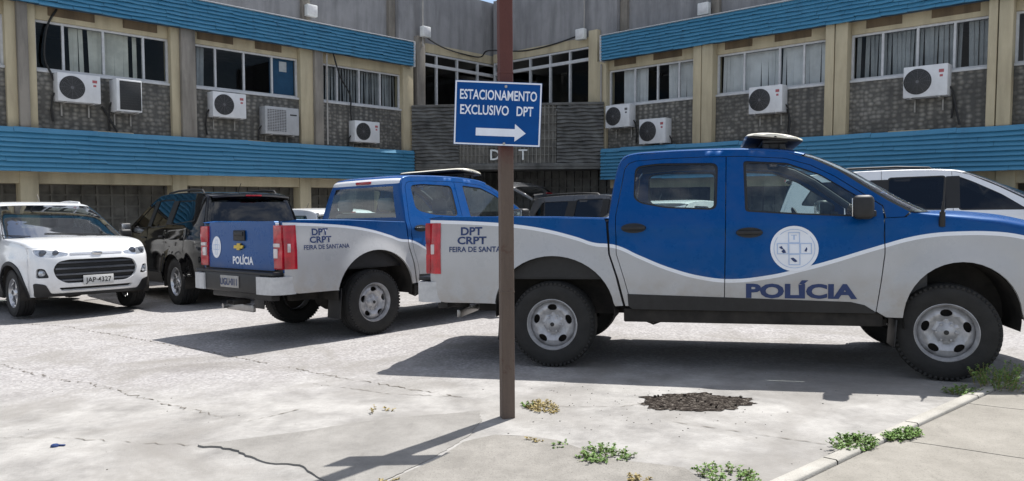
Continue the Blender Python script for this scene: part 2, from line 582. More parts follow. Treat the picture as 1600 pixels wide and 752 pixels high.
def densify(poly, st):
    out = []
    n = len(poly)
    for i in range(n):
        a, b = poly[i], poly[(i + 1) % n]
        d = math.hypot(b[0] - a[0], b[1] - a[1])
        k = max(1, int(math.ceil(d / st)))
        for q in range(k):
            t = q / k
            out.append((a[0] + (b[0] - a[0]) * t, a[1] + (b[1] - a[1]) * t))
    return out

def arc(cx, cz, r, a0, a1, n=14, rz=None):
    rz = rz or r
    return [(cx + r * math.cos(R(a0 + (a1 - a0) * i / n)), cz + rz * math.sin(R(a0 + (a1 - a0) * i / n))) for i in range(n + 1)]

def rpoly(poly, r, n=4):
    """round the corners of a polygon"""
    out = []
    m = len(poly)
    for i in range(m):
        p0, p, p1 = Vector(poly[i - 1]), Vector(poly[i]), Vector(poly[(i + 1) % m])
        a, b = (p0 - p), (p1 - p)
        d = min(r, a.length * 0.45, b.length * 0.45)
        A, B = p + a.normalized() * d, p + b.normalized() * d
        for k in range(n + 1):
            t = k / n
            q = A * (1 - t) ** 2 + p * 2 * t * (1 - t) + B * t * t
            out.append((q.x, q.y))
    return out

def panel(name, outer, holes, mp, mat, parent, step=0.07, flange=0.018, angle=38, back=False):
    """curved sheet: 2-D outline with holes, triangulated and mapped through mp(a, b, depth)"""
    loops = [densify(outer, step)] + [densify(h, step) for h in holes]
    vs, es = [], []
    for lp in loops:
        b0 = len(vs)
        n = len(lp)
        vs += lp
        es += [(b0 + i, b0 + (i + 1) % n) for i in range(n)]
    xs = [p[0] for p in loops[0]]
    ys = [p[1] for p in loops[0]]
    nb = len(vs)
    gx = int((max(xs) - min(xs)) / step) + 1
    gy = int((max(ys) - min(ys)) / step) + 1
    cells = {}
    for i, v in enumerate(vs):
        cells.setdefault((int(v[0] // step), int(v[1] // step)), []).append(v)
    for i in range(gx + 1):
        for j in range(gy + 1):
            p = (min(xs) + (i + 0.5 * (j % 2)) * step, min(ys) + j * step)
            if not pip(p, loops[0]) or any(pip(p, h) for h in loops[1:]):
                continue
            ci, cj = int(p[0] // step), int(p[1] // step)
            if any((p[0] - q[0]) ** 2 + (p[1] - q[1]) ** 2 < (0.5 * step) ** 2 for a in (-1, 0, 1) for b in (-1, 0, 1) for q in cells.get((ci + a, cj + b), ())):
                continue
            vs.append(p)
    V, E, F, *_ = delaunay_2d_cdt([Vector(v) for v in vs], es, [], 0, 1e-6)
    bm = bmesh.new()
    bv = [bm.verts.new(Vector(mp(v.x, v.y, 0.0))) for v in V]
    for f in F:
        c = (sum(V[i].x for i in f) / 3, sum(V[i].y for i in f) / 3)
        if pip(c, loops[0]) and not any(pip(c, h) for h in loops[1:]):
            try:
                bm.faces.new([bv[i] for i in f])
            except ValueError:
                pass
    for v in [v for v in bm.verts if not v.link_faces]:
        bm.verts.remove(v)
    if flange:
        bm.verts.index_update()
        idx = {v: i for i, v in enumerate(bv) if v.is_valid}
        be = [e for e in bm.edges if len(e.link_faces) == 1]
        nv = {}
        for e in be:
            for v in e.verts:
                if v not in nv:
                    p = V[idx[v]]
                    nv[v] = bm.verts.new(Vector(mp(p.x, p.y, flange)))
        for e in be:
            a, b = e.verts
            bm.faces.new((a, b, nv[b], nv[a]))
    bmesh.ops.recalc_face_normals(bm, faces=bm.faces)
    me = bpy.data.meshes.new(name)
    bm.to_mesh(me)
    bm.free()
    me.materials.append(mat)
    finish(me, True, angle)
    return link(bpy.data.objects.new(name, me), parent)

_dg = None
def text_mesh(txt, size, bold=0.0, xs=1.0, align='CENTER'):
    cu = bpy.data.curves.new('lettering', 'FONT')
    cu.body = txt
    cu.size = size
    cu.align_x = align
    cu.align_y = 'CENTER'
    cu.offset = bold * size
    cu.resolution_u = 3
    o = bpy.data.objects.new('lettering', cu)
    COL.objects.link(o)
    bpy.context.view_layer.update()
    me = bpy.data.meshes.new_from_object(o.evaluated_get(bpy.context.evaluated_depsgraph_get()))
    bpy.data.objects.remove(o)
    bpy.data.curves.remove(cu)
    bm = bmesh.new()
    bm.from_mesh(me)
    bpy.data.meshes.remove(me)
    for v in bm.verts:
        v.co.x *= xs
    return bm

def decal(name, txt, size, mp, mat, parent, bold=0.02, xs=1.0, align='CENTER', lift=0.003):
    """letters lying on a surface: mp(a, b, depth) with a to the right, b up"""
    bm = text_mesh(txt, size, bold, xs, align)
    if lift > .002:
        for _ in range(3):
            le = [e for e in bm.edges if e.calc_length() > .035]
            if le:
                bmesh.ops.subdivide_edges(bm, edges=le, cuts=1)
                bmesh.ops.triangulate(bm, faces=bm.faces)
    for v in bm.verts:
        v.co = Vector(mp(v.co.x, v.co.y, -lift))
    me = bpy.data.meshes.new(name)
    bm.to_mesh(me)
    bm.free()
    me.materials.append(mat)
    return link(bpy.data.objects.new(name, me), parent)

# ------------------------------------------------------------------ ground
def gz(x, y):
    return 0.0165 * (max(-14, min(14, x)) - 0.59) - 0.026 * (max(1.5, min(22, y)) - 7.28)

def sheet(name, poly, mat, lift, thick=0.0, kind='structure', step=0.12, rough=0.0, taper=None):
    def mp(a, b, d):
        lf = lift if not taper else 0.003 + (lift - 0.003) * max(0.0, min(1.0, (taper - a) / 0.8))
        return (a, b, gz(a, b) + lf - d + (noise.noise(Vector((a * 3, b * 3, 1))) * rough if rough else 0))
    o = panel(name, poly, [], mp, mat, None, step, thick, 30)
    o['kind'] = kind
    return o

def strip(bm_, pts, wd, lift, jitter=0.0):
    """thin crack following the ground"""
    P = []
    for a, b in zip(pts, pts[1:]):
        n = max(2, int(math.hypot(b[0] - a[0], b[1] - a[1]) / 0.035))
        for k in range(n):
            P.append((a[0] + (b[0] - a[0]) * k / n, a[1] + (b[1] - a[1]) * k / n))
    P.append(pts[-1])
    rows = []
    for i, p in enumerate(P):
        q0, q1 = P[max(0, i - 1)], P[min(len(P) - 1, i + 1)]
        t = Vector((q1[0] - q0[0], q1[1] - q0[1]))
        t.normalize()
        nn = Vector((-t.y, t.x))
        c = Vector(p) + nn * rnd.uniform(-jitter, jitter)
        ww = wd * max(0.02, rnd.uniform(-0.3, 1.2)) * 0.5
        rows.append([(c.x + nn.x * s * ww, c.y + nn.y * s * ww, gz(c.x, c.y) + lift) for s in (-1, 1)])
    bm_.grid(rows)

def build_ground():
    xs = [-900, -300, -100, -40] + [-16 + i * 0.5 for i in range(65)] + [40, 100, 300, 900]
    ys = [-900, -200, -50, -12] + [-2 + i * 0.5 for i in range(57)] + [40, 100, 300, 900]
    b = MB()
    b.grid([[(x, y, gz(x, y)) for x in xs] for y in ys])
    o = b.build('ground', M['ground'], None)
    o['kind'] = 'structure'
    # raised pad left of the post
    pad = [(-1.84, 4.27), (-1.78, 4.235), (-1.72, 4.24), (-1.62, 4.20), (-1.45, 4.04), (-1.36, 3.965), (-1.27, 3.92), (-1.20, 3.915), (-1.10, 3.86), (-1.04, 3.76), (-0.92, 3.62), (-0.80, 3.45), (-0.62, 3.66), (-0.44, 3.98),
           (-0.33, 4.22), (-0.25, 4.40), (-0.23, 4.58), (-0.20, 4.72), (-0.22, 4.97), (-0.52, 4.885), (-0.84, 4.79), (-1.3, 4.52)]
    pad = densify(pad, 0.04)
    pad = [(x + .018 * noise.noise(Vector((x * 22, y * 22, 0))), y + .018 * noise.noise(Vector((x * 22, y * 22, 9)))) for x, y in pad]
    sheet('concrete_pad', pad, M['pad'], 0.010, 0.013, rough=0.004, taper=-0.35)
    rough = [(-0.62, 3.60), (-0.40, 3.96), (-0.28, 4.24), (-0.10, 4.36), (0.10, 4.33), (0.26, 4.24), (0.42, 4.02), (0.56, 3.86), (0.88, 3.72), (0.92, 3.55), (0.8, 3.2), (0.2, 2.9), (-0.7, 3.1)]
    sheet('patched_concrete', rough, M['pad_rough'], 0.012, 0.02, rough=0.01)
    # kerb strip and pavement
    k0, k1 = Vector((0.85, 3.158)), Vector((4.20, 5.98))
    d = (k1 - k0).normalized()
    n = Vector((d.y, -d.x))
    def kp(s, o_):
        q = k0 + d * s + n * o_
        return (q.x, q.y)
    Lk = (k1 - k0).length + 2.0
    kb = MB()
    s = 0
    while s < Lk:
        e = min(s + 1.0, Lk)
        rows = []
        for q in (s + 0.006, e - 0.006):
            A, B = kp(q, 0.0), kp(q, 0.085)
            za, zb = gz(*A), gz(*B)
            rows.append([(*A, za - 0.02), (*A, za + 0.026), (A[0] + n.x * .008, A[1] + n.y * .008, za + 0.034), (B[0] - n.x * .008, B[1] - n.y * .008, zb + 0.036), (*B, zb + 0.028), (*B, zb - 0.02)])
        kb.grid(rows)
        s = e
    kb.build('kerb', M['kerb'], None, angle=50)['kind'] = 'structure'
    # pavement flags, separated by open joints
    j = [(-1.0, 0.35), (0.35, 1.62), (1.62, 2.78), (2.78, 5.0)]
    fl = []
    for a, b_ in j:
        fl.append([kp(a + 0.006, 0.100), kp(b_ - 0.006, 0.100), kp(b_ + 0.35, 1.55), kp(b_ + 0.70, 3.0), kp(a + 0.71, 3.0), kp(a + 0.36, 1.55)])
    for p in fl:
        sheet('pavement', p, M['walk'], 0.022, 0.03, step=0.2, rough=0.004)
    bed = [kp(-1.2, 0.08), kp(5.2, 0.08), kp(5.6, 3.0), kp(-0.6, 3.0)]
    sheet('pavement_bed', bed, M['crack'], 0.006, 0.0, step=0.4)
    # joints and cracks
    c = MB()
    for pts, wd, jt in [([(-7.5, 10.3), (-5.83, 9.58), (-3.34, 7.68), (-1.44, 6.13), (-0.3, 5.3)], 0.014, 0.022),
                        ([(-7.5, 8.6), (-4.85, 6.95), (-3.9, 6.25), (-3.48, 6.04), (-2.29, 5.14), (-1.9, 4.9)], 0.014, 0.03),
                        ([(-1.74, 4.78), (-1.47, 5.09)], 0.010, 0.008),
                        ([(-4.3, 4.6), (-2.9, 4.5), (-1.88, 4.29)], 0.006, 0.02),
                        ([(1.01, 4.62), (1.5, 4.29), (1.77, 4.11)], 0.009, 0.006),
                        ([(0.3, 5.05), (0.75, 5.02), (0.95, 5.1)], 0.006, 0.01),
                        ([(-1.6, 5.9), (-0.9, 5.5), (-0.3, 5.35)], 0.007, 0.012),
                        ([(0.85, 3.73), (0.75, 3.62), (0.92, 3.5)], 0.010, 0.006),
                        ([(-7.9, 6.3), (-6.0, 5.6), (-4.85, 5.1)], 0.007, 0.03)]:
        strip(c, pts, wd, 0.004, jt)
    c.build('ground_cracks', M['crack'], None)['kind'] = 'structure'
    # broken hole in the concrete filled with rubble
    h = MB()
    rows = []
    def hole(t):
        return 1 + 0.30 * noise.noise(Vector((math.cos(t) * 2.2, math.sin(t) * 2.2, 3))) + 0.14 * noise.noise(Vector((math.cos(t) * 6, math.sin(t) * 6, 5))) + 0.12 * noise.noise(Vector((math.cos(t) * 17, math.sin(t) * 17, 7)))
    for i in range(12):
        rr = i / 11
        row = []
        for q in range(140):
            t = 2 * math.pi * q / 140
            e = hole(t)
            x = 1.275 + 0.38 * rr * e * math.cos(t)
            y = 5.11 + 0.25 * rr * e * math.sin(t)
            z = gz(x, y) + 0.004 + (0 if i == 11 else 0.001 + 0.012 * max(0, noise.noise(Vector((x * 16, y * 16, 0))) + .3 * noise.noise(Vector((x * 40, y * 40, 0)))))
            row.append((x, y, z))
        rows.append(row)
    h.grid(rows, None, True)
    for q in range(36):
        t, r_ = rnd.uniform(0, 6.28), rnd.random() ** .6 * 1.08
        x, y = 1.275 + 0.37 * r_ * hole(t) * math.cos(t), 5.11 + 0.24 * r_ * hole(t) * math.sin(t)
        s = rnd.uniform(0.003, 0.013)
        h.box((x, y, gz(x, y) + 0.010 + s * 0.3), (s * 1.8, s * 1.3, s), s * 0.3, Matrix.Rotation(rnd.uniform(0, 3), 4, 'Z') @ Matrix.Rotation(rnd.uniform(-.5, .5), 4, 'X'), seg=1)
    o = h.build('pothole', M['rubble'], None)
    o['kind'] = 'structure'
build_ground()

# ------------------------------------------------------------------ building: two wings meeting in an inner corner
OL = Vector((-2.79, 21.3, 0)); dL = Vector((-0.688, -0.726, 0)).normalized(); nL = Vector((-dL.y, dL.x, 0))
OR_ = Vector((2.44, 20.5, 0)); dR = Vector((0.725, -0.689, 0)).normalized(); nR = Vector((dR.y, -dR.x, 0))
CORNER = Vector((-0.71, 23.5, 0))
def wing(o, d, n, org=CORNER):
    m = Matrix(((d.x, n.x, 0, o.x - org.x), (d.y, n.y, 0, o.y - org.y), (0, 0, 1, -org.z), (0, 0, 0, 1)))
    return m
WL, WR = wing(OL, dL, nL), wing(OR_, dR, nR)
def world(side, s, n, z):
    o, d, nn = (OL, dL, nL) if side == 'L' else (OR_, dR, nR)
    return o + d * s + nn * n + Vector((0, 0, z))

bld = empty('office_building', CORNER)
tag(bld, 'two storey office block with blue board bands, forming an inner corner behind the vehicles', 'building')

def bpart(name, mat, xf, fn, parent=None, **kw):
    b = MB()
    b.xf = xf
    fn(b)
    return b.build(name, mat, parent or bld, **kw)

def sbox(b, s0, s1, n0, n1, z0, z1, bev=0.0, mat=None):
    b.box(((s0 + s1) / 2, (n0 + n1) / 2, (z0 + z1) / 2), (abs(s1 - s0), abs(n1 - n0), abs(z1 - z0)), bev, None, mat)

def boards(b, s0, s1, z0, z1, rows, seg, jit):
    sbox(b, s0, s1, -0.16, -0.055, z0 + 0.01, z1 - 0.005, 0, M['blue_dark'])
    h = (z1 - z0) / rows
    i = 0
    for r in range(rows):
        zb = z0 + r * h
        s = s0 - (seg * 0.5 * (r % 2) if seg < 1.4 else rnd.uniform(0, seg))
        while s < s1:
            L = seg * rnd.uniform(0.85, 1.15)
            a, e = max(s, s0), min(s + L - 0.004, s1)
            if e - a > 0.02:
                j0, j1 = rnd.uniform(-jit, jit), rnd.uniform(-jit, jit)
                o_ = rnd.uniform(-0.006, 0.008)
                rowsv = []
                for ss, jj in ((a, j0), ((a + e) / 2, (j0 + j1) / 2 - jit * 0.8), (e, j1)):
                    rowsv.append([(ss, -0.055, zb + jj + 0.012), (ss, 0.0 + o_, zb + jj + 0.010), (ss, 0.002 + o_, zb + jj + 0.02), (ss, -0.050, zb + h + jj + 0.02)])
                b.grid(rowsv, M['blue'])
            s += L

def window(xf, s0, s1, z0, z1, mull, blinds, extra=None, d=-0.40):
    def fr(b):
        t = 0.045
        sbox(b, s0, s1, d - 0.03, d + 0.03, z0, z0 + t)
        sbox(b, s0, s1, d - 0.03, d + 0.03, z1 - t, z1)
        for m in [s0 + t / 2] + mull + [s1 - t / 2]:
            sbox(b, m - t / 2, m + t / 2, d - 0.026, d + 0.034, z0 + t, z1 - t)
    w_ = bpart('window', M['frame_white'], xf, fr, angle=30)
    bpart('pane', M['pane'], xf, lambda b: b.face([(s0 + .02, d, z0 + .03), (s1 - .02, d, z0 + .03), (s1 - .02, d, z1 - .03), (s0 + .02, d, z1 - .03)]), w_)
    for a, e, mk, gap in blinds:
        def bl(b):
            s = a
            while s < e - 0.03:
                wd = 0.088
                if rnd.random() > gap:
                    an = rnd.uniform(-0.25, 0.25) + (0.35 if mk == 'blind_grey' else 0.0)
                    cx = s + wd / 2
                    dx, dn = math.cos(an) * wd * 0.52, math.sin(an) * wd * 0.52
                    sw = rnd.uniform(-0.012, 0.012)
                    b.grid([[(cx - dx, d - 0.14 - dn, z1 - 0.03), (cx + dx, d - 0.14 + dn, z1 - 0.03)],
                            [(cx - dx + sw, d - 0.14 - dn, (z0 + z1) / 2), (cx + dx + sw, d - 0.14 + dn, (z0 + z1) / 2)],
                            [(cx - dx + sw * 2, d - 0.14 - dn, z0 + 0.03), (cx + dx + sw * 2, d - 0.14 + dn, z0 + 0.03)]])
                s += wd
        bpart('blind', M[mk], xf, bl, w_, smooth=False)
    if extra:
        extra(w_)
    return w_

def build_building():
    HI = 8.3
    for side, xf, pil, bays in (
        ('L', WL, [(9.42, 9.60, 'pillar', -.10), (9.60, 9.78, 'beige', -.2), (9.27, 9.42, 'beige', -.2), (6.49, 6.68, 'beige', -.2), (6.17, 6.49, 'pillar', -.10),
                   (3.12, 3.48, 'beige', -.2), (2.88, 3.12, 'pillar', -.10), (-0.15, 0.22, 'beige', -.2), (12.4, 12.7, 'pillar', -.1)],
         [(9.78, 12.4), (6.68, 9.27), (3.48, 6.17), (0.22, 2.88)]),
        ('R', WR, [(-0.30, 0.02, 'beige', -.2), (2.75, 2.97, 'beige', -.10), (2.99, 3.28, 'beige', -.10), (5.99, 6.18, 'beige', -.10), (6.20, 6.46, 'beige', -.10),
                   (9.05, 9.20, 'beige', -.10), (9.22, 9.45, 'beige', -.10), (12.3, 12.6, 'beige', -.1)],
         [(0.02, 2.75), (3.28, 5.99), (6.46, 9.05), (9.45, 12.3)])):
        bpart('cladding_band', M['blue'], xf, lambda b: boards(b, -0.02, 12.8, 5.26, 5.93, 8, 0.55, 0.010), smooth=False)
        bpart('cladding_band', M['blue'], xf, lambda b: boards(b, -0.02, 12.8, 2.02, 2.86, 9, 1.6, 0.009), smooth=False)
        bpart('band_coping', M['frame_white'], xf, lambda b: (sbox(b, -0.03, 12.8, -0.20, 0.02, 5.935, 5.955, 0.004), sbox(b, -0.045, -0.021, -0.22, 0.03, 5.24, 5.95, 0.003)))
        bpart('floor_slab', M['grey_wall'], xf, lambda b: (sbox(b, -0.01, 12.8, -4.0, -0.17, 2.05, 2.80), sbox(b, -0.01, 12.8, -4.0, -0.17, 5.30, 5.92)))
        for a, e, mk, nf in pil:
            bpart('pillar', M[mk], xf, lambda b: sbox(b, a, e, -0.60, nf, 2.801, 5.299, 0.012))
        for i, (a, e) in enumerate(bays):
            bpart('spandrel', M['pebble'], xf, lambda b: sbox(b, a + 0.001, e - 0.001, -0.50, -0.30, 2.802, 4.0))
            bpart('sill', M['frame_white'], xf, lambda b: sbox(b, a + 0.001, e - 0.001, -0.44, -0.27, 4.001, 4.05, 0.006))
            bpart('lintel', M['beige'], xf, lambda b: sbox(b, a + 0.001, e - 0.001, -0.50, -0.32, 5.03, 5.298, 0.006))
            if i != 3 or side == 'R':
                q = a + (e - a) * rnd.uniform(.05, .2)
                bpart('bare_lintel_patch', M['brown_patch'], xf, lambda b: sbox(b, q, q + 0.7, -0.325, -0.305, 5.12, 5.297))
                bpart('bare_lintel_patch', M['brown_patch'], xf, lambda b: sbox(b, q + 1.25, min(q + 2.1, e - .05), -0.325, -0.307, 5.13, 5.297))
            bpart('ledge_stub', M['beige'], xf, lambda b: sbox(b, a + (e - a) * .32, a + (e - a) * .62, -0.29, -0.17, 2.803, 2.90, 0.01))
        bpart('corner_slab', M['room'], xf, lambda b: (sbox(b, -7.0, 0.1, -6.0, -0.66, 5.82, 5.91), sbox(b, -7.0, -0.02, -6.0, -0.66, 2.45, 2.55)))
        bpart('roof', M['grey_wall'], xf, lambda b: sbox(b, -7.0, 12.9, -7.0, -0.98, 7.45, 7.62))
        bpart('back_wall', M['grey_wall'], xf, lambda b: sbox(b, -8.0, 12.9, -7.12, -7.01, -1.0, 7.44))
        # offices behind the windows
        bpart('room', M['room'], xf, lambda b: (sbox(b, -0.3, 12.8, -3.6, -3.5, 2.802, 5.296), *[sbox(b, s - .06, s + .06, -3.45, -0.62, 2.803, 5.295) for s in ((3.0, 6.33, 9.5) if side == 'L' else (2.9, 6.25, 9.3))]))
        # attic wall and roof
        bpart('attic_wall', M['grey_wall'], xf, lambda b: sbox(b, -4.9, 12.8, -0.95, -0.62, 5.925, HI - 0.55))
        for s in (0.25, 3.0, 6.2, 9.4):
            bpart('attic_pier', M['pillar'], xf, lambda b: sbox(b, s, s + 0.22, -0.70, -0.50, 5.96, HI - 0.6, 0.01))
        # ground floor set back under the first floor
        bpart('screen_wall', M['block'], xf, lambda b: screen(b, -0.3, 12.8, -1.55, -0.6, 2.049))
        bpart('ground_beam', M['beige'], xf, lambda b: sbox(b, 0.0, 12.8, -1.545, -0.45, 1.80, 2.045))
        for s in ((0.55, 3.1, 6.3, 9.25) if side == 'L' else (0.4, 3.1, 6.3, 9.2)):
            bpart('pillar', M['beige'], xf, lambda b: sbox(b, s, s + 0.32, -0.75, -0.40, -0.9, 2.046, 0.012))
    # windows, left wing
    window(WL, 6.68, 9.27, 4.051, 5.029, [8.75, 8.0, 7.2], [(7.28, 8.55, 'blind_beige', 0.08)])
    def notice(w_):
        bpart('notice_board', M['board_blue'], WL, lambda b: sbox(b, 3.52, 4.18, -0.50, -0.47, 4.10, 5.0), w_)
        bpart('paper_sheet', M['paper'], WL, lambda b: sbox(b, 3.72, 3.92, -0.468, -0.464, 4.68, 4.93), w_)
    window(WL, 3.48, 6.17, 4.051, 5.029, [5.6, 4.9, 4.17], [(5.7, 6.1, 'blind_grey', 0.3)], notice)
    window(WL, 0.22, 2.88, 4.051, 5.029, [2.3, 1.6, 0.9], [(0.28, 2.8, 'blind_grey', 0.06)])
    window(WL, 9.78, 12.4, 4.051, 5.029, [10.5, 11.2, 11.8], [(10.6, 12.2, 'blind_grey', 0.2)])
    # windows, right wing
    window(WR, 0.02, 2.75, 4.051, 5.029, [0.85, 1.56, 2.2], [(0.38, 1.18, 'blind_white', 0.0), (1.80, 2.72, 'blind_white', 0.0)])
    window(WR, 3.28, 5.99, 4.051, 5.029, [3.98, 4.85, 5.42], [(3.36, 4.72, 'blind_white', 0.0), (4.86, 5.95, 'blind_white', 0.0)])
    window(WR, 6.46, 9.05, 4.051, 5.029, [7.09, 7.76, 8.43], [(6.52, 9.0, 'blind_grey', 0.04)])
    window(WR, 9.45, 12.3, 4.051, 5.029, [10.2, 10.9, 11.6], [(9.55, 12.2, 'blind_white', 0.1)])
    # recessed inner corner: tall windows with a transom rail
    for xf, smax, ms in ((WL, -4.45, [-1.17, -2.0, -2.87, -3.65]), (WR, -4.5, [-1.40, -2.15, -2.95, -3.75])):
        def fr(b):
            t = 0.05
            for z in (4.10, 5.40, 5.74):
                sbox(b, smax, -0.45, -0.43, -0.35, z, z + (0.09 if z == 5.40 else t))
            for m in [-0.48] + ms + [smax + 0.03]:
                sbox(b, m - t / 2, m + t / 2, -0.43, -0.345, 3.2, 5.79)
        w_ = bpart('corner_window', M['frame_white'], xf, fr, angle=30)
        bpart('pane', M['pane'], xf, lambda b: b.face([(smax, -0.40, 3.2), (-0.45, -0.40, 3.2), (-0.45, -0.40, 5.78), (smax, -0.40, 5.78)]), w_)
        bpart('corner_wall', M['grey_wall'], xf, lambda b: sbox(b, smax - 0.02, 0.24, -0.60, -0.36, 5.80, 8.3 - 0.56))
        bpart('corner_lintel', M['beige'], xf, lambda b: sbox(b, smax, -0.31, -0.35, -0.33, 5.80, 6.06))
        bpart('pillar', M['beige' if xf is WR else 'pillar'], xf, lambda b: (sbox(b, -0.62, -0.31, -0.60, -0.22, 2.4, 6.2, 0.012)))
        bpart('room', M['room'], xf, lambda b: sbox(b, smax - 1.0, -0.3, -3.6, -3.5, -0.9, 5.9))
        bpart('porch_wall', M['dark_block'], xf, lambda b: screen(b, smax, -0.3, -1.0, -0.9, 2.38))
    # balcony front across the corner
    A, B = OL + nL * -0.12, OR_ + nR * -0.12
    d = (B - A).normalized(); n = Vector((d.y, -d.x, 0))
    L = (B - A).length
    xb = wing(A, d, n)
    bal = bpart('balcony', M['dark_block'], xb, lambda b: (sbox(b, 0.01, L - .01, -1.6, -0.02, 2.33, 2.42), sbox(b, 0.0, L, -0.10, -0.0, 4.10, 4.17, 0.01), sbox(b, 0.0, L, -0.10, 0.0, 2.40, 2.50, 0.01)))
    def wavy(b, s0, s1):
        rows = []
        nz_, ns = 16, int((s1 - s0) / 0.06)
        for r in range(nz_):
            z0, z1 = 2.502 + r * 1.596 / nz_, 2.502 + (r + 1) * 1.596 / nz_
            prof = [(z0, -0.06), (z0 + .012, -0.005), (z1 - .03, -0.03), (z1 - 0.001, -0.06)]
            for (za, na) in prof:
                rows.append([(s0 + (s1 - s0) * q / ns, na + 0.012 * math.sin(q * 0.9 + r * 1.7), za + 0.012 * math.sin(q * 0.55 + r)) for q in range(ns + 1)])
        b.grid(rows)
    def grille(b, s0, s1):
        sbox(b, s0, s1, -0.10, -0.07, 2.502, 4.098)
        q = s0
        while q < s1:
            sbox(b, q, q + 0.03, -0.07, -0.01, 2.503, 4.097)
            q += 0.115
        for z in (2.72, 2.94, 3.16, 3.38, 3.60, 3.82, 4.02):
            sbox(b, s0, s1, -0.07, -0.02, z, z + 0.025)
    bpart('balustrade_panel', M['dark_block'], xb, lambda b: wavy(b, 0.0, 1.38), bal)
    bpart('balustrade_panel', M['block'], xb, lambda b: grille(b, 1.40, 4.15), bal)
    bpart('balustrade_panel', M['dark_block'], xb, lambda b: wavy(b, 4.17, L), bal)
    sx = {'D': 2.42, 'P': 2.80, 'T': 3.22}
    for ch, s in sx.items():
        p = A + d * s - CORNER
        me = decal('letter', ch, 0.42, lambda a, b_, dp: tuple(p + d * a + n * (0.02 - dp) + Vector((0, 0, 2.72 + b_))), M['box_white'], bal, 0.01)
    # conduits running down the wall
    for xf, s, nn, z0, z1 in ((WL, 2.80, -0.06, 2.9, 5.2), (WL, -0.46, -0.14, 5.9, 7.7), (WR, -0.82, -0.28, 6.1, 7.7), (WR, -0.12, -0.15, 2.9, 5.2)):
        bpart('conduit', M['pipe'], xf, lambda b: b.tube([(s, nn, z0), (s, nn, z1)], 0.022, 8))

def screen(b, s0, s1, n, z0, z1):
    """pierced block screen"""
    sbox(b, s0, s1, n - 0.18, n - 0.06, z0, z1)
    q = s0
    while q < s1:
        sbox(b, q, q + 0.05, n - 0.06, n, z0, z1)
        q += 0.30
    z = 0.0
    while z < z1 - 0.05:
        sbox(b, s0, s1, n - 0.06, n - 0.006, z, z + 0.045)
        z += 0.26
build_building()

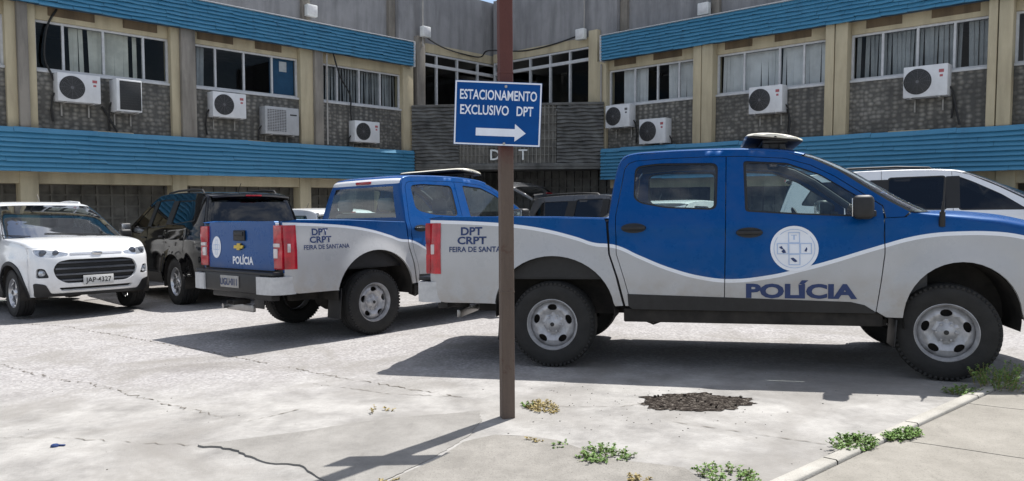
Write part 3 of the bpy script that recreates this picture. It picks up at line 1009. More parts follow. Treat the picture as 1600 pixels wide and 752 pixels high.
# ------------------------------------------------------------------ air conditioners, boxes and cables on the building
def ac_unit(side, s, z, wd, h, label, style='round', flip=False, dp=0.30):
    ang = math.atan2(0.7258, 0.6879) if side == 'L' else -math.atan2(0.6889, 0.7249)
    p = world(side, s, -0.29, z)
    o = empty('air_conditioner', p, ang)
    tag(o, label, 'air conditioner', 'outdoor air conditioner units on the facade')
    cas, face = MB(), MB()
    yb, yf = -0.02, -0.02 - dp
    main = M['ac_grey'] if style == 'square' else M['ac_white']
    fx = -wd * 0.17
    r = min(h * 0.41, wd * 0.32)
    cas.box((0, (yb + yf) / 2, 0), (wd, dp, h), 0.012, None, main)
    cas.build('casing', main, o)
    if style in ('round',):
        g = MB()
        g.lathe([(0.0, yf - 0.004), (r * 0.98, yf - 0.004), (r, yf - 0.001), (r * 1.02, yf + 0.004)], 40, 'Y', M['ac_dark'], (fx, 0, 0))
        gr = g.build('fan_grille', M['ac_dark'], o)
        wz = MB()
        for k in range(1, 9):
            rr = r * k / 8
            wz.tube([(fx + rr * math.cos(t), yf - 0.012, rr * math.sin(t)) for t in [2 * math.pi * q / 28 for q in range(29)]], 0.0022, 4, caps=False)
        for q in range(12):
            t = 2 * math.pi * q / 12
            wz.tube([(fx, yf - 0.014, 0), (fx + r * math.cos(t), yf - 0.012, r * math.sin(t))], 0.0025, 4, caps=False)
        wz.lathe([(0.0, yf - 0.018), (0.03, yf - 0.018), (0.034, yf - 0.010)], 16, 'Y', None, (fx, 0, 0))
        wz.build('guard', M['ac_wire'], gr)
        st = MB()
        st.box((wd * 0.36, yf - 0.002, h * 0.28), (wd * 0.11, 0.004, h * 0.10), 0)
        st.box((wd * 0.36, yf - 0.002, h * 0.13), (wd * 0.07, 0.004, h * 0.07), 0)
        st.build('maker_sticker', M['ac_red'] if rnd.random() < 0.5 else M['ac_wire'], o)
    elif style == 'square':
        g = MB()
        for k in range(15):
            g.box((fx - 0.0, yf - 0.005, -h * 0.40 + h * 0.8 * k / 14), (wd * 0.56, 0.012, h * 0.022), 0.002)
        for k in range(9):
            g.box((fx - wd * .28 + wd * .56 * k / 8, yf - 0.006, 0), (0.008, 0.016, h * 0.82), 0)
        g.build('front_grille', M['ac_wire'] if False else main, o)
        d_ = MB(); d_.box((fx, yf - 0.001, 0), (wd * 0.57, 0.003, h * 0.83)); d_.build('coil', M['ac_wire'], o)
        st = MB(); st.box((wd * 0.33, yf - 0.002, h * 0.24), (wd * 0.2, 0.004, h * 0.05)); st.build('maker_sticker', M['ac_dark'], o)
    else:
        g = MB()
        g.box((wd * 0.04, yf - 0.004, 0), (wd * 0.84, 0.01, h * 0.90), 0.004)
        gr = g.build('front_grille', M['ac_dark'], o)
        g = MB()
        for k in range(12):
            g.box((wd * 0.04, yf - 0.012, -h * 0.42 + h * 0.84 * k / 11), (wd * 0.80, 0.008, 0.006))
        g.build('fins', M['ac_dark'], gr)
    b = MB()
    for sx in (-0.32, 0.32):
        b.box((wd * sx, (yb + yf) / 2 + 0.02, -h / 2 - 0.018), (0.03, dp + 0.06, 0.03), 0.003)
        b.box((wd * sx, yb + 0.012, -h / 2 - 0.14), (0.03, 0.022, 0.25), 0.003)
    b.build('bracket', M['pipe'], o)
    b = MB()
    sgn = -1 if side == 'L' else 1
    b.tube([(sgn * wd * .5, -0.12, -h * .2), (sgn * wd * .56, -0.10, -h * .35), (sgn * wd * .56, -0.03, -h * .8), (sgn * wd * .52, -0.02, -h * 1.2)], 0.018, 8)
    b.build('pipe', M['cable'], o)
    return o
ac_unit('L', 8.59, 3.71, 0.78, 0.56, 'white unit with round fan under the window with beige blinds', 'round')
ac_unit('L', 7.69, 3.64, 0.50, 0.66, 'unit with a black slatted front under the beige blinds', 'dark', dp=0.42)
ac_unit('L', 5.46, 3.66, 0.80, 0.57, 'white round-fan unit under the window with a blue notice board', 'round')
ac_unit('L', 4.13, 3.40, 0.90, 0.66, 'pale grey unit with square louvred grille beside a yellowish pillar', 'square')
ac_unit('L', 1.62, 3.30, 0.80, 0.56, 'small white unit below grey blinds, nearest the balcony on the left wing', 'round')
ac_unit('R', 0.56, 3.72, 0.78, 0.60, 'higher white unit of the pair beside the balcony on the right wing', 'round')
ac_unit('R', 1.66, 3.25, 0.80, 0.64, 'lower white unit of the pair just above the blue band', 'round')
ac_unit('R', 4.70, 3.78, 0.80, 0.62, 'white unit between beige pillars above the truck light bar', 'round')
ac_unit('R', 8.02, 3.84, 0.80, 0.62, 'large white unit under grey blinds at upper right', 'round')
ac_unit('R', 10.12, 3.95, 0.80, 0.62, 'white unit cut off by the right edge of the picture', 'round')

def flood(side, s, n, z, label):
    ang = math.atan2(0.7258, 0.6879) if side == 'L' else -math.atan2(0.6889, 0.7249)
    o = empty('flood_light', world(side, s, n, z), ang)
    tag(o, label, 'wall light', 'white boxes fixed high on the facade')
    b = MB(); b.box((0, 0, 0), (0.30, 0.16, 0.30), 0.02); b.build('housing', M['box_white'], o)
    b = MB(); b.box((0, -0.084, 0.01), (0.24, 0.012, 0.22), 0.004); b.build('lens', M['paper'], o)
    b = MB(); b.box((0, 0.11, 0.0), (0.06, 0.10, 0.06), 0.004); b.tube([(0, .10, 0.0), (0.02, .12, 0.25), (0.02, .13, 1.4)], 0.012, 6); b.build('mount', M['pipe'], o)
flood('L', -0.48, -0.05, 6.30, 'white box on the pillar left of the balcony windows')
flood('L', 3.03, -0.40, 6.32, 'white box above the top of the left blue band')
flood('R', -0.83, -0.15, 6.12, 'white box on the pillar right of the balcony windows')
flood('R', 2.88, -0.38, 6.22, 'white box above the top of the right blue band')

def cable(name, pts, r, label, grp=None):
    b = MB()
    P = []
    pts = [Vector(p) for p in pts]
    for i in range(len(pts) - 1):
        p0, p1, p2, p3 = pts[max(i - 1, 0)], pts[i], pts[i + 1], pts[min(i + 2, len(pts) - 1)]
        for k in range(8):
            t = k / 8
            P.append(0.5 * ((2 * p1) + (p2 - p0) * t + (2 * p0 - 5 * p1 + 4 * p2 - p3) * t * t + (3 * p1 - p0 - 3 * p2 + p3) * t ** 3))
    P.append(pts[-1])
    b.tube(P, r, 6)
    tag(b.build(name, M['cable'], None), label, 'cable', grp)
cable('cable', [world('L', -0.5, -0.2, 6.25), world('L', -1.4, -0.25, 6.0), world('L', -2.8, -0.25, 5.93), CORNER + Vector((0.0, -0.55, 6.02)), world('R', -3.2, -0.28, 6.0), world('R', -2.0, -0.28, 6.02), world('R', -0.85, -0.25, 6.15)], 0.022, 'black cable sagging across the inner corner above the tall windows')
cable('cable', [world('L', 8.86, -.30, 5.28), world('L', 9.05, -.26, 4.9), world('L', 9.12, -.24, 4.3), world('L', 9.0, -.24, 3.95), world('L', 8.92, -.2, 3.7)], 0.020, 'black cable hanging in front of the beige blinds window', None)
cable('cable', [world('L', 8.1, -.26, 3.42), world('L', 7.95, -.24, 3.15), world('L', 7.85, -.15, 2.90)], 0.022, 'black hose dropping from the leftmost unit to the blue band')
cable('cable', [world('L', 2.55, -.16, 5.3), world('L', 2.35, -.14, 4.7), world('L', 2.02, -.18, 4.25), world('L', 2.0, -.2, 3.8), world('L', 1.95, -.2, 3.35)], 0.022, 'black cable slanting across grey blinds on the left wing')
cable('cable', [world('R', 8.46, -.24, 3.6), world('R', 8.52, -.22, 3.3), world('R', 8.6, -.2, 2.95)], 0.022, 'black hose below the large unit at upper right')
cable('cable', [world('R', 5.1, -.24, 3.55), world('R', 5.18, -.22, 3.3), world('R', 5.18, -.16, 2.9)], 0.022, 'black hose below the unit between beige pillars')

# ------------------------------------------------------------------ wheels
def build_wheel(parent, loc, side, r=0.375, wd=0.245, rim=0.225, style='steel', steer=0.0, holes=5):
    """side -1: outer face towards -y"""
    wh = empty('wheel', loc, steer, parent)
    sg = side
    h = wd / 2
    t = MB()
    s = sg
    prof = [(rim - 0.012, -h * .72), (rim + 0.004, -h * .93), (rim + 0.03, -h * 1.0), (rim + (r - rim) * .55, -h * 1.03), (r - 0.035, -h * .97), (r - 0.012, -h * .84), (r - 0.002, -h * .62)]
    for g in (-.42, -.06, .30):
        prof += [(r, h * (g - .17)), (r, h * (g + .12)), (r - 0.010, h * (g + .13)), (r - 0.010, h * (g + .17))]
    prof += [(r - 0.002, h * .62)] + [(a, -b) for a, b in reversed(prof[:6])]
    t.lathe([(a, b) for a, b in prof], 56, 'Y')
    for k in range(60):                                   # shallow shoulder lugs
        a = 2 * math.pi * k / 60
        for q in (-1, 1):
            t.box((math.cos(a) * (r - 0.019), q * h * .84, math.sin(a) * (r - 0.019)), (0.022, 0.036, 0.022), 0.003, Matrix.Rotation(-a, 4, 'Y'), seg=1)
    t.build('tyre', M['tyre'], wh, angle=35)
    mat = M['steel'] if style == 'steel' else M['alloy']
    # rim face, outwards = sg * y
    yo = h * 0.90
    def face(a, b, d):
        q = math.hypot(a, b)
        k = q / rim
        if style == 'steel':
            dep = 0.035 + 0.045 * math.exp(-((k - 0.74) / 0.13) ** 2) * -0.45 - 0.025 * (k < 0.42) + 0.05 * max(0, k - 0.86) * 6 * 0.0
            dep = 0.055 - 0.036 * math.exp(-((k - 0.66) / 0.17) ** 2) + 0.02 * max(0.0, (k - 0.82) / 0.1)
            if k < 0.36:
                dep = 0.040
        else:
            dep = 0.03 + 0.03 * (1 - k) - 0.008 * math.cos(math.atan2(b, a) * holes * 2)
        return (a, sg * (yo - dep - d), b)
    outer = [(rim * .93 * math.cos(2 * math.pi * k / 48), rim * .93 * math.sin(2 * math.pi * k / 48)) for k in range(48)]
    hs = []
    if style == 'steel':
        for k in range(holes):
            c = 2 * math.pi * (k + .25) / holes
            hp = []
            for q in range(14):
                e = 2 * math.pi * q / 14
                rr, tt = rim * (.670 + .125 * math.sin(e)), c + 0.285 * math.cos(e)
                hp.append((rr * math.cos(tt), rr * math.sin(tt)))
            hs.append(hp)
    else:
        for k in range(holes):
            for o_, wv in ((0.0, .30), (.5, .16)):
                c = 2 * math.pi * (k + o_) / holes
                wv = wv * 6 / holes
                i0 = .40 if o_ == 0 else .46
                hs.append([(rim * q * math.cos(c + e), rim * q * math.sin(c + e)) for q, e in ((.84, -wv), (.86, 0), (.84, wv), ((i0 + .84) / 2, wv * .8), (i0, wv * .25), (i0, -wv * .25), ((i0 + .84) / 2, -wv * .8))])
    rimo = panel('rim', outer, hs, face, mat, wh, 0.022, 0.02, 30)
    b = MB()
    b.lathe([(rim * .90, sg * (yo - .045)), (rim * .94, sg * (yo - .02)), (rim * .985, sg * (yo + .002)), (rim * 1.01, sg * yo), (rim * 1.015, sg * (yo - .015))], 48, 'Y')
    b.lathe([(rim * .93, sg * (yo - .03)), (rim * .88, sg * (yo - .09)), (rim * .86, -sg * h * .8)], 48, 'Y')
    b.build('rim_lip', mat, wh)
    b = MB()
    b.lathe([(0.0, sg * (yo - .012)), (0.028, sg * (yo - .013)), (0.040, sg * (yo - .020)), (0.062 if style == 'steel' else .05, sg * (yo - .030)), (0.075 if style == 'steel' else .055, sg * (yo - .045))], 24, 'Y')
    for k in range(6 if style == 'steel' else 5):
        a = 2 * math.pi * k / (6 if style == 'steel' else 5)
        b.lathe([(0.0, sg * (yo - .022)), (0.008, sg * (yo - .023)), (0.011, sg * (yo - .045))], 8, 'Y', None, (0.067 * math.cos(a), 0, 0.067 * math.sin(a)))
    b.build('hub_cap', mat, wh)
    if style == 'steel':
        b = MB()
        b.lathe([(0.0, sg * (yo - .009)), (0.017, sg * (yo - .009)), (0.019, sg * (yo - .014))], 20, 'Y')
        b.build('hub_badge', M['trim'], wh)
    b = MB()
    b.lathe([(0.0, sg * (yo - .10)), (rim * .84, sg * (yo - .10))], 32, 'Y')
    b.build('brake_drum', M['under'], wh)
    return wh

# ------------------------------------------------------------------ body rows
def sgnpow(v, p):
    return math.copysign(abs(v) ** p, v)

class Rows:
    """skin between the two side edges: rows (x, z, half width, bulge in x, crown in z, squareness)"""
    def __init__(self, rows):
        self.r = rows
    def at(self, v):
        n = len(self.r) - 1
        v = max(0.0, min(n - 1e-6, v))
        i = int(v)
        t = v - i
        p = [self.r[max(0, i - 1)], self.r[i], self.r[i + 1], self.r[min(n, i + 2)]]
        return [0.5 * ((2 * b) + (c - a) * t + (2 * a - 5 * b + 4 * c - d) * t * t + (3 * b - a - 3 * c + d) * t ** 3) for a, b, c, d in zip(*p)]
    def raw(self, t, v):
        x, z, yc, B, cr, nn = self.at(v)
        ph = t * math.pi / 2
        s, c = sgnpow(math.sin(ph), 2 / nn), abs(math.cos(ph)) ** (2 / nn)
        return Vector((x + B * c, yc * s, z + cr * c))
    def mp(self, flip=1.0):
        def f(t, v, d):
            p = self.raw(t, v)
            if d == 0:
                return p
            e = 0.02
            tt = max(-0.97, min(0.97, t))
            a = self.raw(tt + e, v) - self.raw(tt - e, v)
            b = self.raw(t, min(v + e, len(self.r) - 1)) - self.raw(t, max(v - e, 0))
            n = a.cross(b)
            n = n.normalized() if n.length > 1e-9 else Vector((0, 0, 1))
            return p + n * d
        return f
    def v_at_z(self, z, a, b):
        """row coordinate in [a, b] whose edge height is z"""
        for _ in range(40):
            m = (a + b) / 2
            if (self.at(a)[1] - z) * (self.at(m)[1] - z) <= 0:
                b = m
            else:
                a = m
        return (a + b) / 2
    def t_at_y(self, y, v):
        x, z, yc, B, cr, nn = self.at(v)
        q = max(-1, min(1, y / yc))
        return math.asin(max(-1, min(1, sgnpow(q, nn / 2)))) * 2 / math.pi
    def front(self, a, b, flip=1.0, lift=0.0):
        """map of front-view coordinates (y, z) on to the skin between rows a and b"""
        m = self.mp(flip)
        def f(y, z, d):
            v = self.v_at_z(z, a, b)
            return m(self.t_at_y(y, v), v, d - lift)
        return f

def tv_rect(t0, t1, v0, v1, n=10):
    k = [t0 + (t1 - t0) * i / n for i in range(n + 1)]
    return [(t, v0) for t in k] + [(t, v1) for t in reversed(k)]

def skin(name, rows, t0, t1, v0, v1, mat, parent, holes=(), flip=1.0, nt=24, flange=0.012, step=0.06):
    return panel(name, tv_rect(t0, t1, v0, v1), list(holes), rows.mp(flip), mat, parent, step, flange, 40)

def smoothstep(a, b, x):
    t = max(0.0, min(1.0, (x - a) / (b - a)))
    return t * t * (3 - 2 * t)

def side_map(Y, sg, lift=0.0):
    return lambda x, z, d: (x, sg * (Y(x, z) - d + lift), z)

# ------------------------------------------------------------------ the police pickup
def build_pickup():
    root = empty('police_pickup')
    P = M['police']
    RA, FA = (0.02, 0.50), (3.175, 0.485)
    def Y(x, z):
        y = 0.93
        y -= 0.05 * max(0.0, (0.78 - z) / 0.4) ** 2            # tuck under
        y -= 0.022 * smoothstep(0.95, 1.3, z)
        if x > 0.495:
            y -= max(0.0, z - 1.22) * 0.36
        # shallow feature line along the doors
        if 0.5 < x < 2.7:
            y -= 0.012 * math.exp(-((z - 1.12) / 0.05) ** 2)
            y += 0.008 * math.exp(-((z - 0.80) / 0.10) ** 2)
        for (cx, cz), rr in ((RA, 0.475), (FA, 0.435)):
            d = math.hypot(x - cx, (z - cz)) - rr
            if z > cz - 0.3:
                y += 0.030 * smoothstep(0.13, 0.0, d) * smoothstep(-.12, 0, d + 0.12)
        y -= 0.20 * max(0.0, (x - 3.45) / 0.45) ** 2.2
        y -= 0.05 * max(0.0, (-1.02 - x) / 0.11) ** 2
        return y
    rarch = arc(RA[0], RA[1], 0.53, 8, 172, 22, 0.475)
    farch = arc(FA[0], FA[1], 0.405, -2, 182, 20, 0.435)
    bed = [(-1.13, 1.312), (-1.13, 0.80), (-1.118, 0.66), (-1.10, 0.60), (-1.05, 0.568), (-0.98, 0.556), (-0.50, 0.552)] + rarch[::-1] + [(0.555, 0.545), (0.618, 0.548), (0.56, 0.80), (0.500, 0.987), (0.480, 1.258), (0.466, 1.284), (0.07, 1.300), (-0.335, 1.316), (-0.99, 1.328)]
    frame = [(0.64, 0.548), (0.585, 0.78), (0.516, 0.987), (0.503, 1.24), (0.506, 1.311), (0.548, 1.583), (0.572, 1.70), (0.60, 1.78), (0.64, 1.818), (0.70, 1.836), (0.97, 1.847), (1.29, 1.848), (1.6, 1.841), (1.80, 1.829), (1.95, 1.811), (2.145, 1.751), (2.331, 1.651), (2.511, 1.518), (2.685, 1.394), (2.83, 1.305), (2.79, 1.268), (2.662, 1.262),
             (2.648, 1.357), (2.49, 1.472), (2.31, 1.603), (2.13, 1.702), (1.94, 1.764), (1.6, 1.794), (1.29, 1.800), (0.97, 1.797), (0.72, 1.785), (0.66, 1.765), (0.625, 1.72), (0.602, 1.568), (0.558, 1.311), (0.566, 0.987), (0.63, 0.78), (0.690, 0.545)]
    rdoor = [(0.696, 0.545), (0.636, 0.78), (0.572, 0.987), (0.564, 1.31), (0.608, 1.568), (0.631, 1.718), (0.665, 1.760), (0.722, 1.780), (0.97, 1.792), (1.29, 1.795), (1.470, 1.791), (1.443, 0.62), (1.438, 0.53)]
    rwin = rpoly([(0.715, 1.735), (0.708, 1.459), (0.766, 1.413), (0.978, 1.368), (1.392, 1.345), (1.408, 1.742), (0.92, 1.756)], 0.06)
    fdoor = [(1.446, 0.53), (1.450, 0.62), (1.477, 1.791), (1.6, 1.789), (1.94, 1.759), (2.127, 1.697), (2.307, 1.598), (2.487, 1.466), (2.640, 1.352), (2.644, 1.257), (2.641, 0.985), (2.580, 0.526)]
    fwin = rpoly([(1.609, 1.752), (1.615, 1.328), (2.028, 1.295), (2.545, 1.268), (2.552, 1.385), (2.43, 1.462), (2.20, 1.622), (1.95, 1.724)], 0.03)
    fend = [(2.655, 0.487), (2.588, 0.53), (2.649, 0.985), (2.652, 1.256), (2.80, 1.262), (2.845, 1.296), (3.0, 1.262), (3.2, 1.235), (3.4, 1.205), (3.62, 1.150), (3.76, 1.085), (3.83, 1.0), (3.85, 0.82), (3.845, 0.65), (3.83, 0.50)] + [(3.60, 0.475)] + farch[1:-1] + [(2.768, 0.487)]
    for sg in (-1, 1):
        m = side_map(Y, sg)
        bs = panel('bed_side', bed, [], m, P, root, 0.06, 0.03)
        panel('cab_frame', frame, [], m, P, root, 0.05, 0.03)
        b_ = MB()   # black gap between bed and cab
        panel('cab_seal', [(0.55, 0.56), (0.47, 0.987), (0.455, 1.25), (0.56, 1.25), (0.56, 0.987), (0.70, 0.56)], [], side_map(Y, sg, -0.05), M['seal'], root, 0.1, 0.0)
        for nm, poly, win in (('rear_door', rdoor, rwin), ('front_door', fdoor, fwin)):
            dr = panel(nm, poly, [win], m, P, root, 0.05, 0.022)
            cx = sum(p[0] for p in win) / len(win); cz = sum(p[1] for p in win) / len(win)
            inner = [(cx + (x - cx) * .955, cz + (z - cz) * .93) for x, z in win]
            wnd = panel('window', [(cx + (x - cx) * 1.01, cz + (z - cz) * 1.02) for x, z in win], [], side_map(Y, sg, -0.010), M['glass'], dr, 0.08, 0.0)
            panel('window_seal', [(cx + (x - cx) * 1.012, cz + (z - cz) * 1.02) for x, z in win], [inner], side_map(Y, sg, -0.006), M['seal'], wnd, 0.06, 0.0)
            hx, hz = (0.715, 1.205) if nm == 'rear_door' else (1.645, 1.157)
            hb = MB()
            hb.box((hx, sg * (Y(hx, hz) + 0.024), hz), (0.20, 0.026, 0.030), 0.010)
            hb.box((hx - 0.085, sg * (Y(hx, hz) + 0.010), hz), (0.03, 0.03, 0.026), 0.006)
            hb.box((hx + 0.085, sg * (Y(hx, hz) + 0.010), hz), (0.03, 0.03, 0.026), 0.006)
            hd = hb.build('handle', M['trim'], dr)
            panel('handle_cup', [(hx + .105 * math.cos(t), hz + .042 * math.sin(t)) for t in [2 * math.pi * q / 20 for q in range(20)]], [], side_map(Y, sg, 0.004), M['trim'], dr, 0.05, 0.004)
            if nm == 'front_door':
                lx = lambda a, b, d: m(2.02 + (a if sg < 0 else -a), 0.680 + b, d)
                decal('lettering', 'POL\u00cdCIA', 0.152, lx, M['navy'], dr, 0.046, 1.46)
                # round unit emblem: five squares as a cross with a small figure in the outer ones
                ex, ez, er = 1.985, 1.026, 0.181
                def em(a, b, d):
                    return m(ex + (a if sg < 0 else -a), ez + b, d)
                circ = lambda r_: [(r_ * math.cos(2 * math.pi * q / 40), r_ * math.sin(2 * math.pi * q / 40)) for q in range(40)]
                eo = panel('emblem', circ(er), [], lambda a, b, d: em(a, b, d - 0.003), M['white_vinyl'], dr, 0.05, 0.0)
                panel('emblem_ring', circ(er * .86), [circ(er * .835)], lambda a, b, d: em(a, b, d - 0.005), M['pale_blue'], eo, 0.03, 0.0)
                s_ = er * .245
                for (ox, oz) in ((0, 0), (2, 0), (-2, 0), (0, 2), (0, -2)):
                    X0, Z0 = ox * s_ * .98, oz * s_ * .98
                    sq = lambda k: [(X0 - s_ * k, Z0 - s_ * k), (X0 + s_ * k, Z0 - s_ * k), (X0 + s_ * k, Z0 + s_ * k), (X0 - s_ * k, Z0 + s_ * k)]
                    panel('emblem_square', sq(1.0), [sq(.84)], lambda a, b, d: em(a, b, d - 0.006), M['pale_blue'], eo, 0.03, 0.0)
                for pts, mk in (([(-.115, .012), (-.095, .022), (-.085, .002), (-.07, -.012), (-.062, -.032), (-.085, -.036), (-.098, -.020), (-.082, -.006), (-.10, -.002)], 'navy'),
                                ([(-.03, -.075), (-.008, -.072), (.012, -.088), (.022, -.102), (.004, -.108), (-.012, -.098), (-.02, -.088)], 'navy'),
                                ([(.075, -.02), (.082, -.004), (.092, .012), (.097, -.004), (.09, -.026)], 'navy'),
                                ([(-.022, .11), (.022, .11), (.022, .104), (.006, .104), (.006, .07), (-.006, .07), (-.006, .104), (-.022, .104)], 'pale_blue')):
                    panel('emblem_figure', pts, [], lambda a, b, d: em(a, b, d - 0.006), M[mk], eo, 0.03, 0.0)
                # door mirror
                mb = MB()
                mb.box((2.48, sg * 0.985, 1.345), (0.15, 0.235, 0.185), 0.04, Matrix.Rotation(sg * 0.15, 4, 'Z'), seg=3)
                mb.box((2.55, sg * 0.88, 1.295), (0.07, 0.13, 0.05), 0.012)
                mi = mb.build('mirror', M['trim'], dr)
                mg = MB(); mg.box((2.404, sg * 0.975, 1.345), (0.006, 0.19, 0.14), 0.002, Matrix.Rotation(sg * 0.15, 4, 'Z')); mg.build('mirror_glass', M['chrome'], mi)
        fo = panel('fender', fend, [], m, P, root, 0.055, 0.03)
        # plastic rocker strip below the doors, sill and running gear
        panel('sill_trim', [(0.66, 0.650), (1.45, 0.630), (2.40, 0.604), (2.50, 0.580), (2.585, 0.524), (2.57, 0.515), (0.70, 0.52), (0.665, 0.545)], [], side_map(Y, sg, 0.004), M['trim'], root, 0.09, 0.02)
        b = MB()
        b.box((1.63, sg * 0.845, 0.465), (2.02, 0.07, 0.115), 0.012)
        b.box((1.68, sg * 0.80, 0.435), (2.0, 0.05, 0.06), 0.01)
        b.build('sill', M['under'], root)
        # lettering on the bed side
        for txt, sz, cx, cz, xs, bold in (('DPT', 0.098, -0.72, 1.192, 1.12, .03), ('CRPT', 0.092, -0.715, 1.110, 1.22, .03), ('FEIRA DE SANTANA', 0.066, -0.64, 1.032, 0.98, .02)):
            decal('lettering', txt, sz, (lambda cx, cz: (lambda a, b, d: m(cx + (a if sg < 0 else -a), cz + b, d)))(cx, cz), M['navy'], bs, bold, xs, lift=.003)
        # tail lamp wrapping round the corner
        tl = MB()
        def rowz(z, k):
            return [(-1.008, sg * (Y(-1.008, z) + .004), z), (-1.06, sg * (Y(-1.06, z) + .010), z), (-1.128, sg * (Y(-1.128, z) + .002), z), (-1.158 - k, sg * 0.895, z), (-1.166 - k, sg * 0.83, z), (-1.158, sg * 0.728, z), (-1.12, sg * 0.722, z)]
        tl.grid([rowz(z, k) for z, k in ((0.815, 0), (0.83, .006), (0.98, .004), (1.0, 0.0), (1.01, 0.0), (1.10, .003), (1.12, .008), (1.25, .006), (1.272, 0))])
        lamp = tl.build('tail_light', M['lamp_red'], root, angle=50)
        for z0, z1, y0, y1 in ((1.045, 1.085, .75, .865), (0.93, 1.03, .75, .825)):
            q = MB()
            q.box((-1.166, sg * (y0 + y1) / 2, (z0 + z1) / 2), (0.026, y1 - y0, z1 - z0), 0.006)
            q.build('lamp_lens', M['lamp_white'], lamp)
        q = MB(); q.box((-1.09, sg * (Y(-1.09, 1.0) + 0.006), 1.035), (0.035, 0.014, 0.09), 0.004); q.build('lamp_lens', M['lamp_white'], lamp)
        # wheel wells
        for arch_, (cx, cz), nm in ((arc(RA[0], RA[1], 0.525, -8, 188, 22, 0.47), RA, 'wheel_well'), (arc(FA[0], FA[1], 0.40, -12, 192, 20, 0.43), FA, 'wheel_well')):
            q = MB()
            q.grid([[(x, sg * y_, z) for x, z in arch_] for y_ in (0.925, 0.80, 0.55)])
            q.face([(x, sg * 0.55, z) for x, z in arch_])
            q.build(nm, M['under'], root)
        # mud flaps
        for fx, fz in ((-0.47, 0.40), (2.72, 0.36)):
            q = MB(); q.box((fx, sg * 0.80, fz), (0.012, 0.24, 0.34 if fx < 0 else 0.22), 0.004, Matrix.Rotation(0.08, 4, 'Y')); q.build('mud_flap', M['trim'], root)
    # aerial on the near front wing
    q = MB()
    q.tube([(3.045, -0.905, 1.19), (3.045, -0.925, 1.30)], [0.024, 0.020], 10)
    q.tube([(3.045, -0.925, 1.30), (3.05, -0.93, 1.375)], [0.013, 0.010], 8)
    q.tube([(3.05, -0.93, 1.375), (3.06, -0.935, 1.56)], 0.006, 6)
    q.build('aerial', M['trim'], root)
    # tailgate
    def tg(y, z, d):
        return (-1.146 + 0.012 * smoothstep(0.9, 1.3, z) + d - 0.006 * math.exp(-((z - 1.25) / .03) ** 2), y, z)
    gate = panel('tailgate', rpoly([(-.722, .795), (.722, .795), (.722, 1.318), (-.722, 1.318)], 0.03), [], tg, P, root, 0.09, 0.05)
    q = MB()
    q.box((-1.150, 0.0, 1.165), (0.014, 0.25, 0.115), 0.012); q.box((-1.160, 0.0, 1.185), (0.02, 0.20, 0.045), 0.008)
    q.build('handle', M['trim'], gate)
    q = MB()
    bow = [(-.095, .012), (-.035, .012), (-.028, .034), (.045, .034), (.038, .012), (.105, .012), (.088, -.022), (.030, -.022), (.024, -.040), (-.042, -.040), (-.036, -.022), (-.105, -.022)]
    q.prism(bow, -1.166, -1.148, lambda a, b, d: (d, -a, 1.045 + b)); q.build('badge', M['gold'], gate)
    decal('lettering', 'POL\u00cdCIA', 0.115, lambda a, b, d: tg(-0.06 - a, 0.885 + b, d), M['white_vinyl'], gate, 0.035, 1.05)
    eo = panel('emblem', [(.54 + .105 * math.cos(2 * math.pi * q_ / 32), 1.03 + .125 * math.sin(2 * math.pi * q_ / 32)) for q_ in range(32)], [], lambda a, b, d: tg(a, b, d - .004), M['white_vinyl'], gate, 0.06, 0.0)
    for ox, oz in ((0, 0), (1, 0), (-1, 0), (0, 1), (0, -1)):
        c0, c1 = .54 + ox * .05, 1.03 + oz * .056
        sq = lambda k: [(c0 - .026 * k, c1 - .029 * k), (c0 + .026 * k, c1 - .029 * k), (c0 + .026 * k, c1 + .029 * k), (c0 - .026 * k, c1 + .029 * k)]
        panel('emblem_square', sq(1), [sq(.8)], lambda a, b, d: tg(a, b, d - .006), M['pale_blue'], eo, 0.03, 0.0)
    # bed: floor, inner walls, rail caps
    q = MB()
    q.box((-0.33, 0, 0.79), (1.58, 1.66, 0.05))
    q.box((0.455, 0, 1.02), (0.04, 1.72, 0.50), 0.01)
    for sg in (-1, 1):
        q.box((-0.33, sg * 0.83, 1.03), (1.60, 0.03, 0.50), 0.0)
    q.build('bed_liner', M['trim'], root)
    for sg in (-1, 1):
        q = MB()
        q.grid([[(x, sg * 0.80, z - 0.004), (x, sg * 0.90, z + 0.004), (x, sg * (Y(x, z) - .002), z - 0.001)] for x, z in ((0.466, 1.284), (0.07, 1.300), (-0.335, 1.316), (-0.99, 1.328), (-1.13, 1.312))])
        q.build('bed_rail', P, root)
    # rear bumper with pale end caps and plate
    q = MB()
    q.box((-1.195, 0, 0.655), (0.15, 1.25, 0.21), 0.025)
    q.box((-1.18, 0, 0.765), (0.15, 1.72, 0.035), 0.012)
    q.box((-1.10, 0, 0.52), (0.1, 1.3, 0.10), 0.01)
    bp = q.build('rear_bumper', M['trim'], root)
    for sg in (-1, 1):
        q = MB()
        q.grid([[(-1.02, sg * 0.915, z), (-1.10, sg * 0.922, z), (-1.20, sg * 0.905, z), (-1.262, sg * 0.85, z), (-1.286, sg * 0.74, z), (-1.288, sg * 0.585, z), (-1.26, sg * 0.575, z)] for z in (0.555, 0.567, 0.64, 0.725, 0.738)])
        q.face([(-1.02, sg * 0.915, .738), (-1.10, sg * 0.922, .738), (-1.20, sg * 0.905, .738), (-1.262, sg * 0.85, .738), (-1.286, sg * 0.74, .738), (-1.288, sg * 0.585, .738), (-1.06, sg * .585, .738)])
        q.build('bumper_cap', M['bumper_grey'], bp)
    q = MB(); q.box((-1.277, 0, 0.665), (0.012, 0.40, 0.13), 0.003); pl = q.build('number_plate', M['plate_dark'], bp)
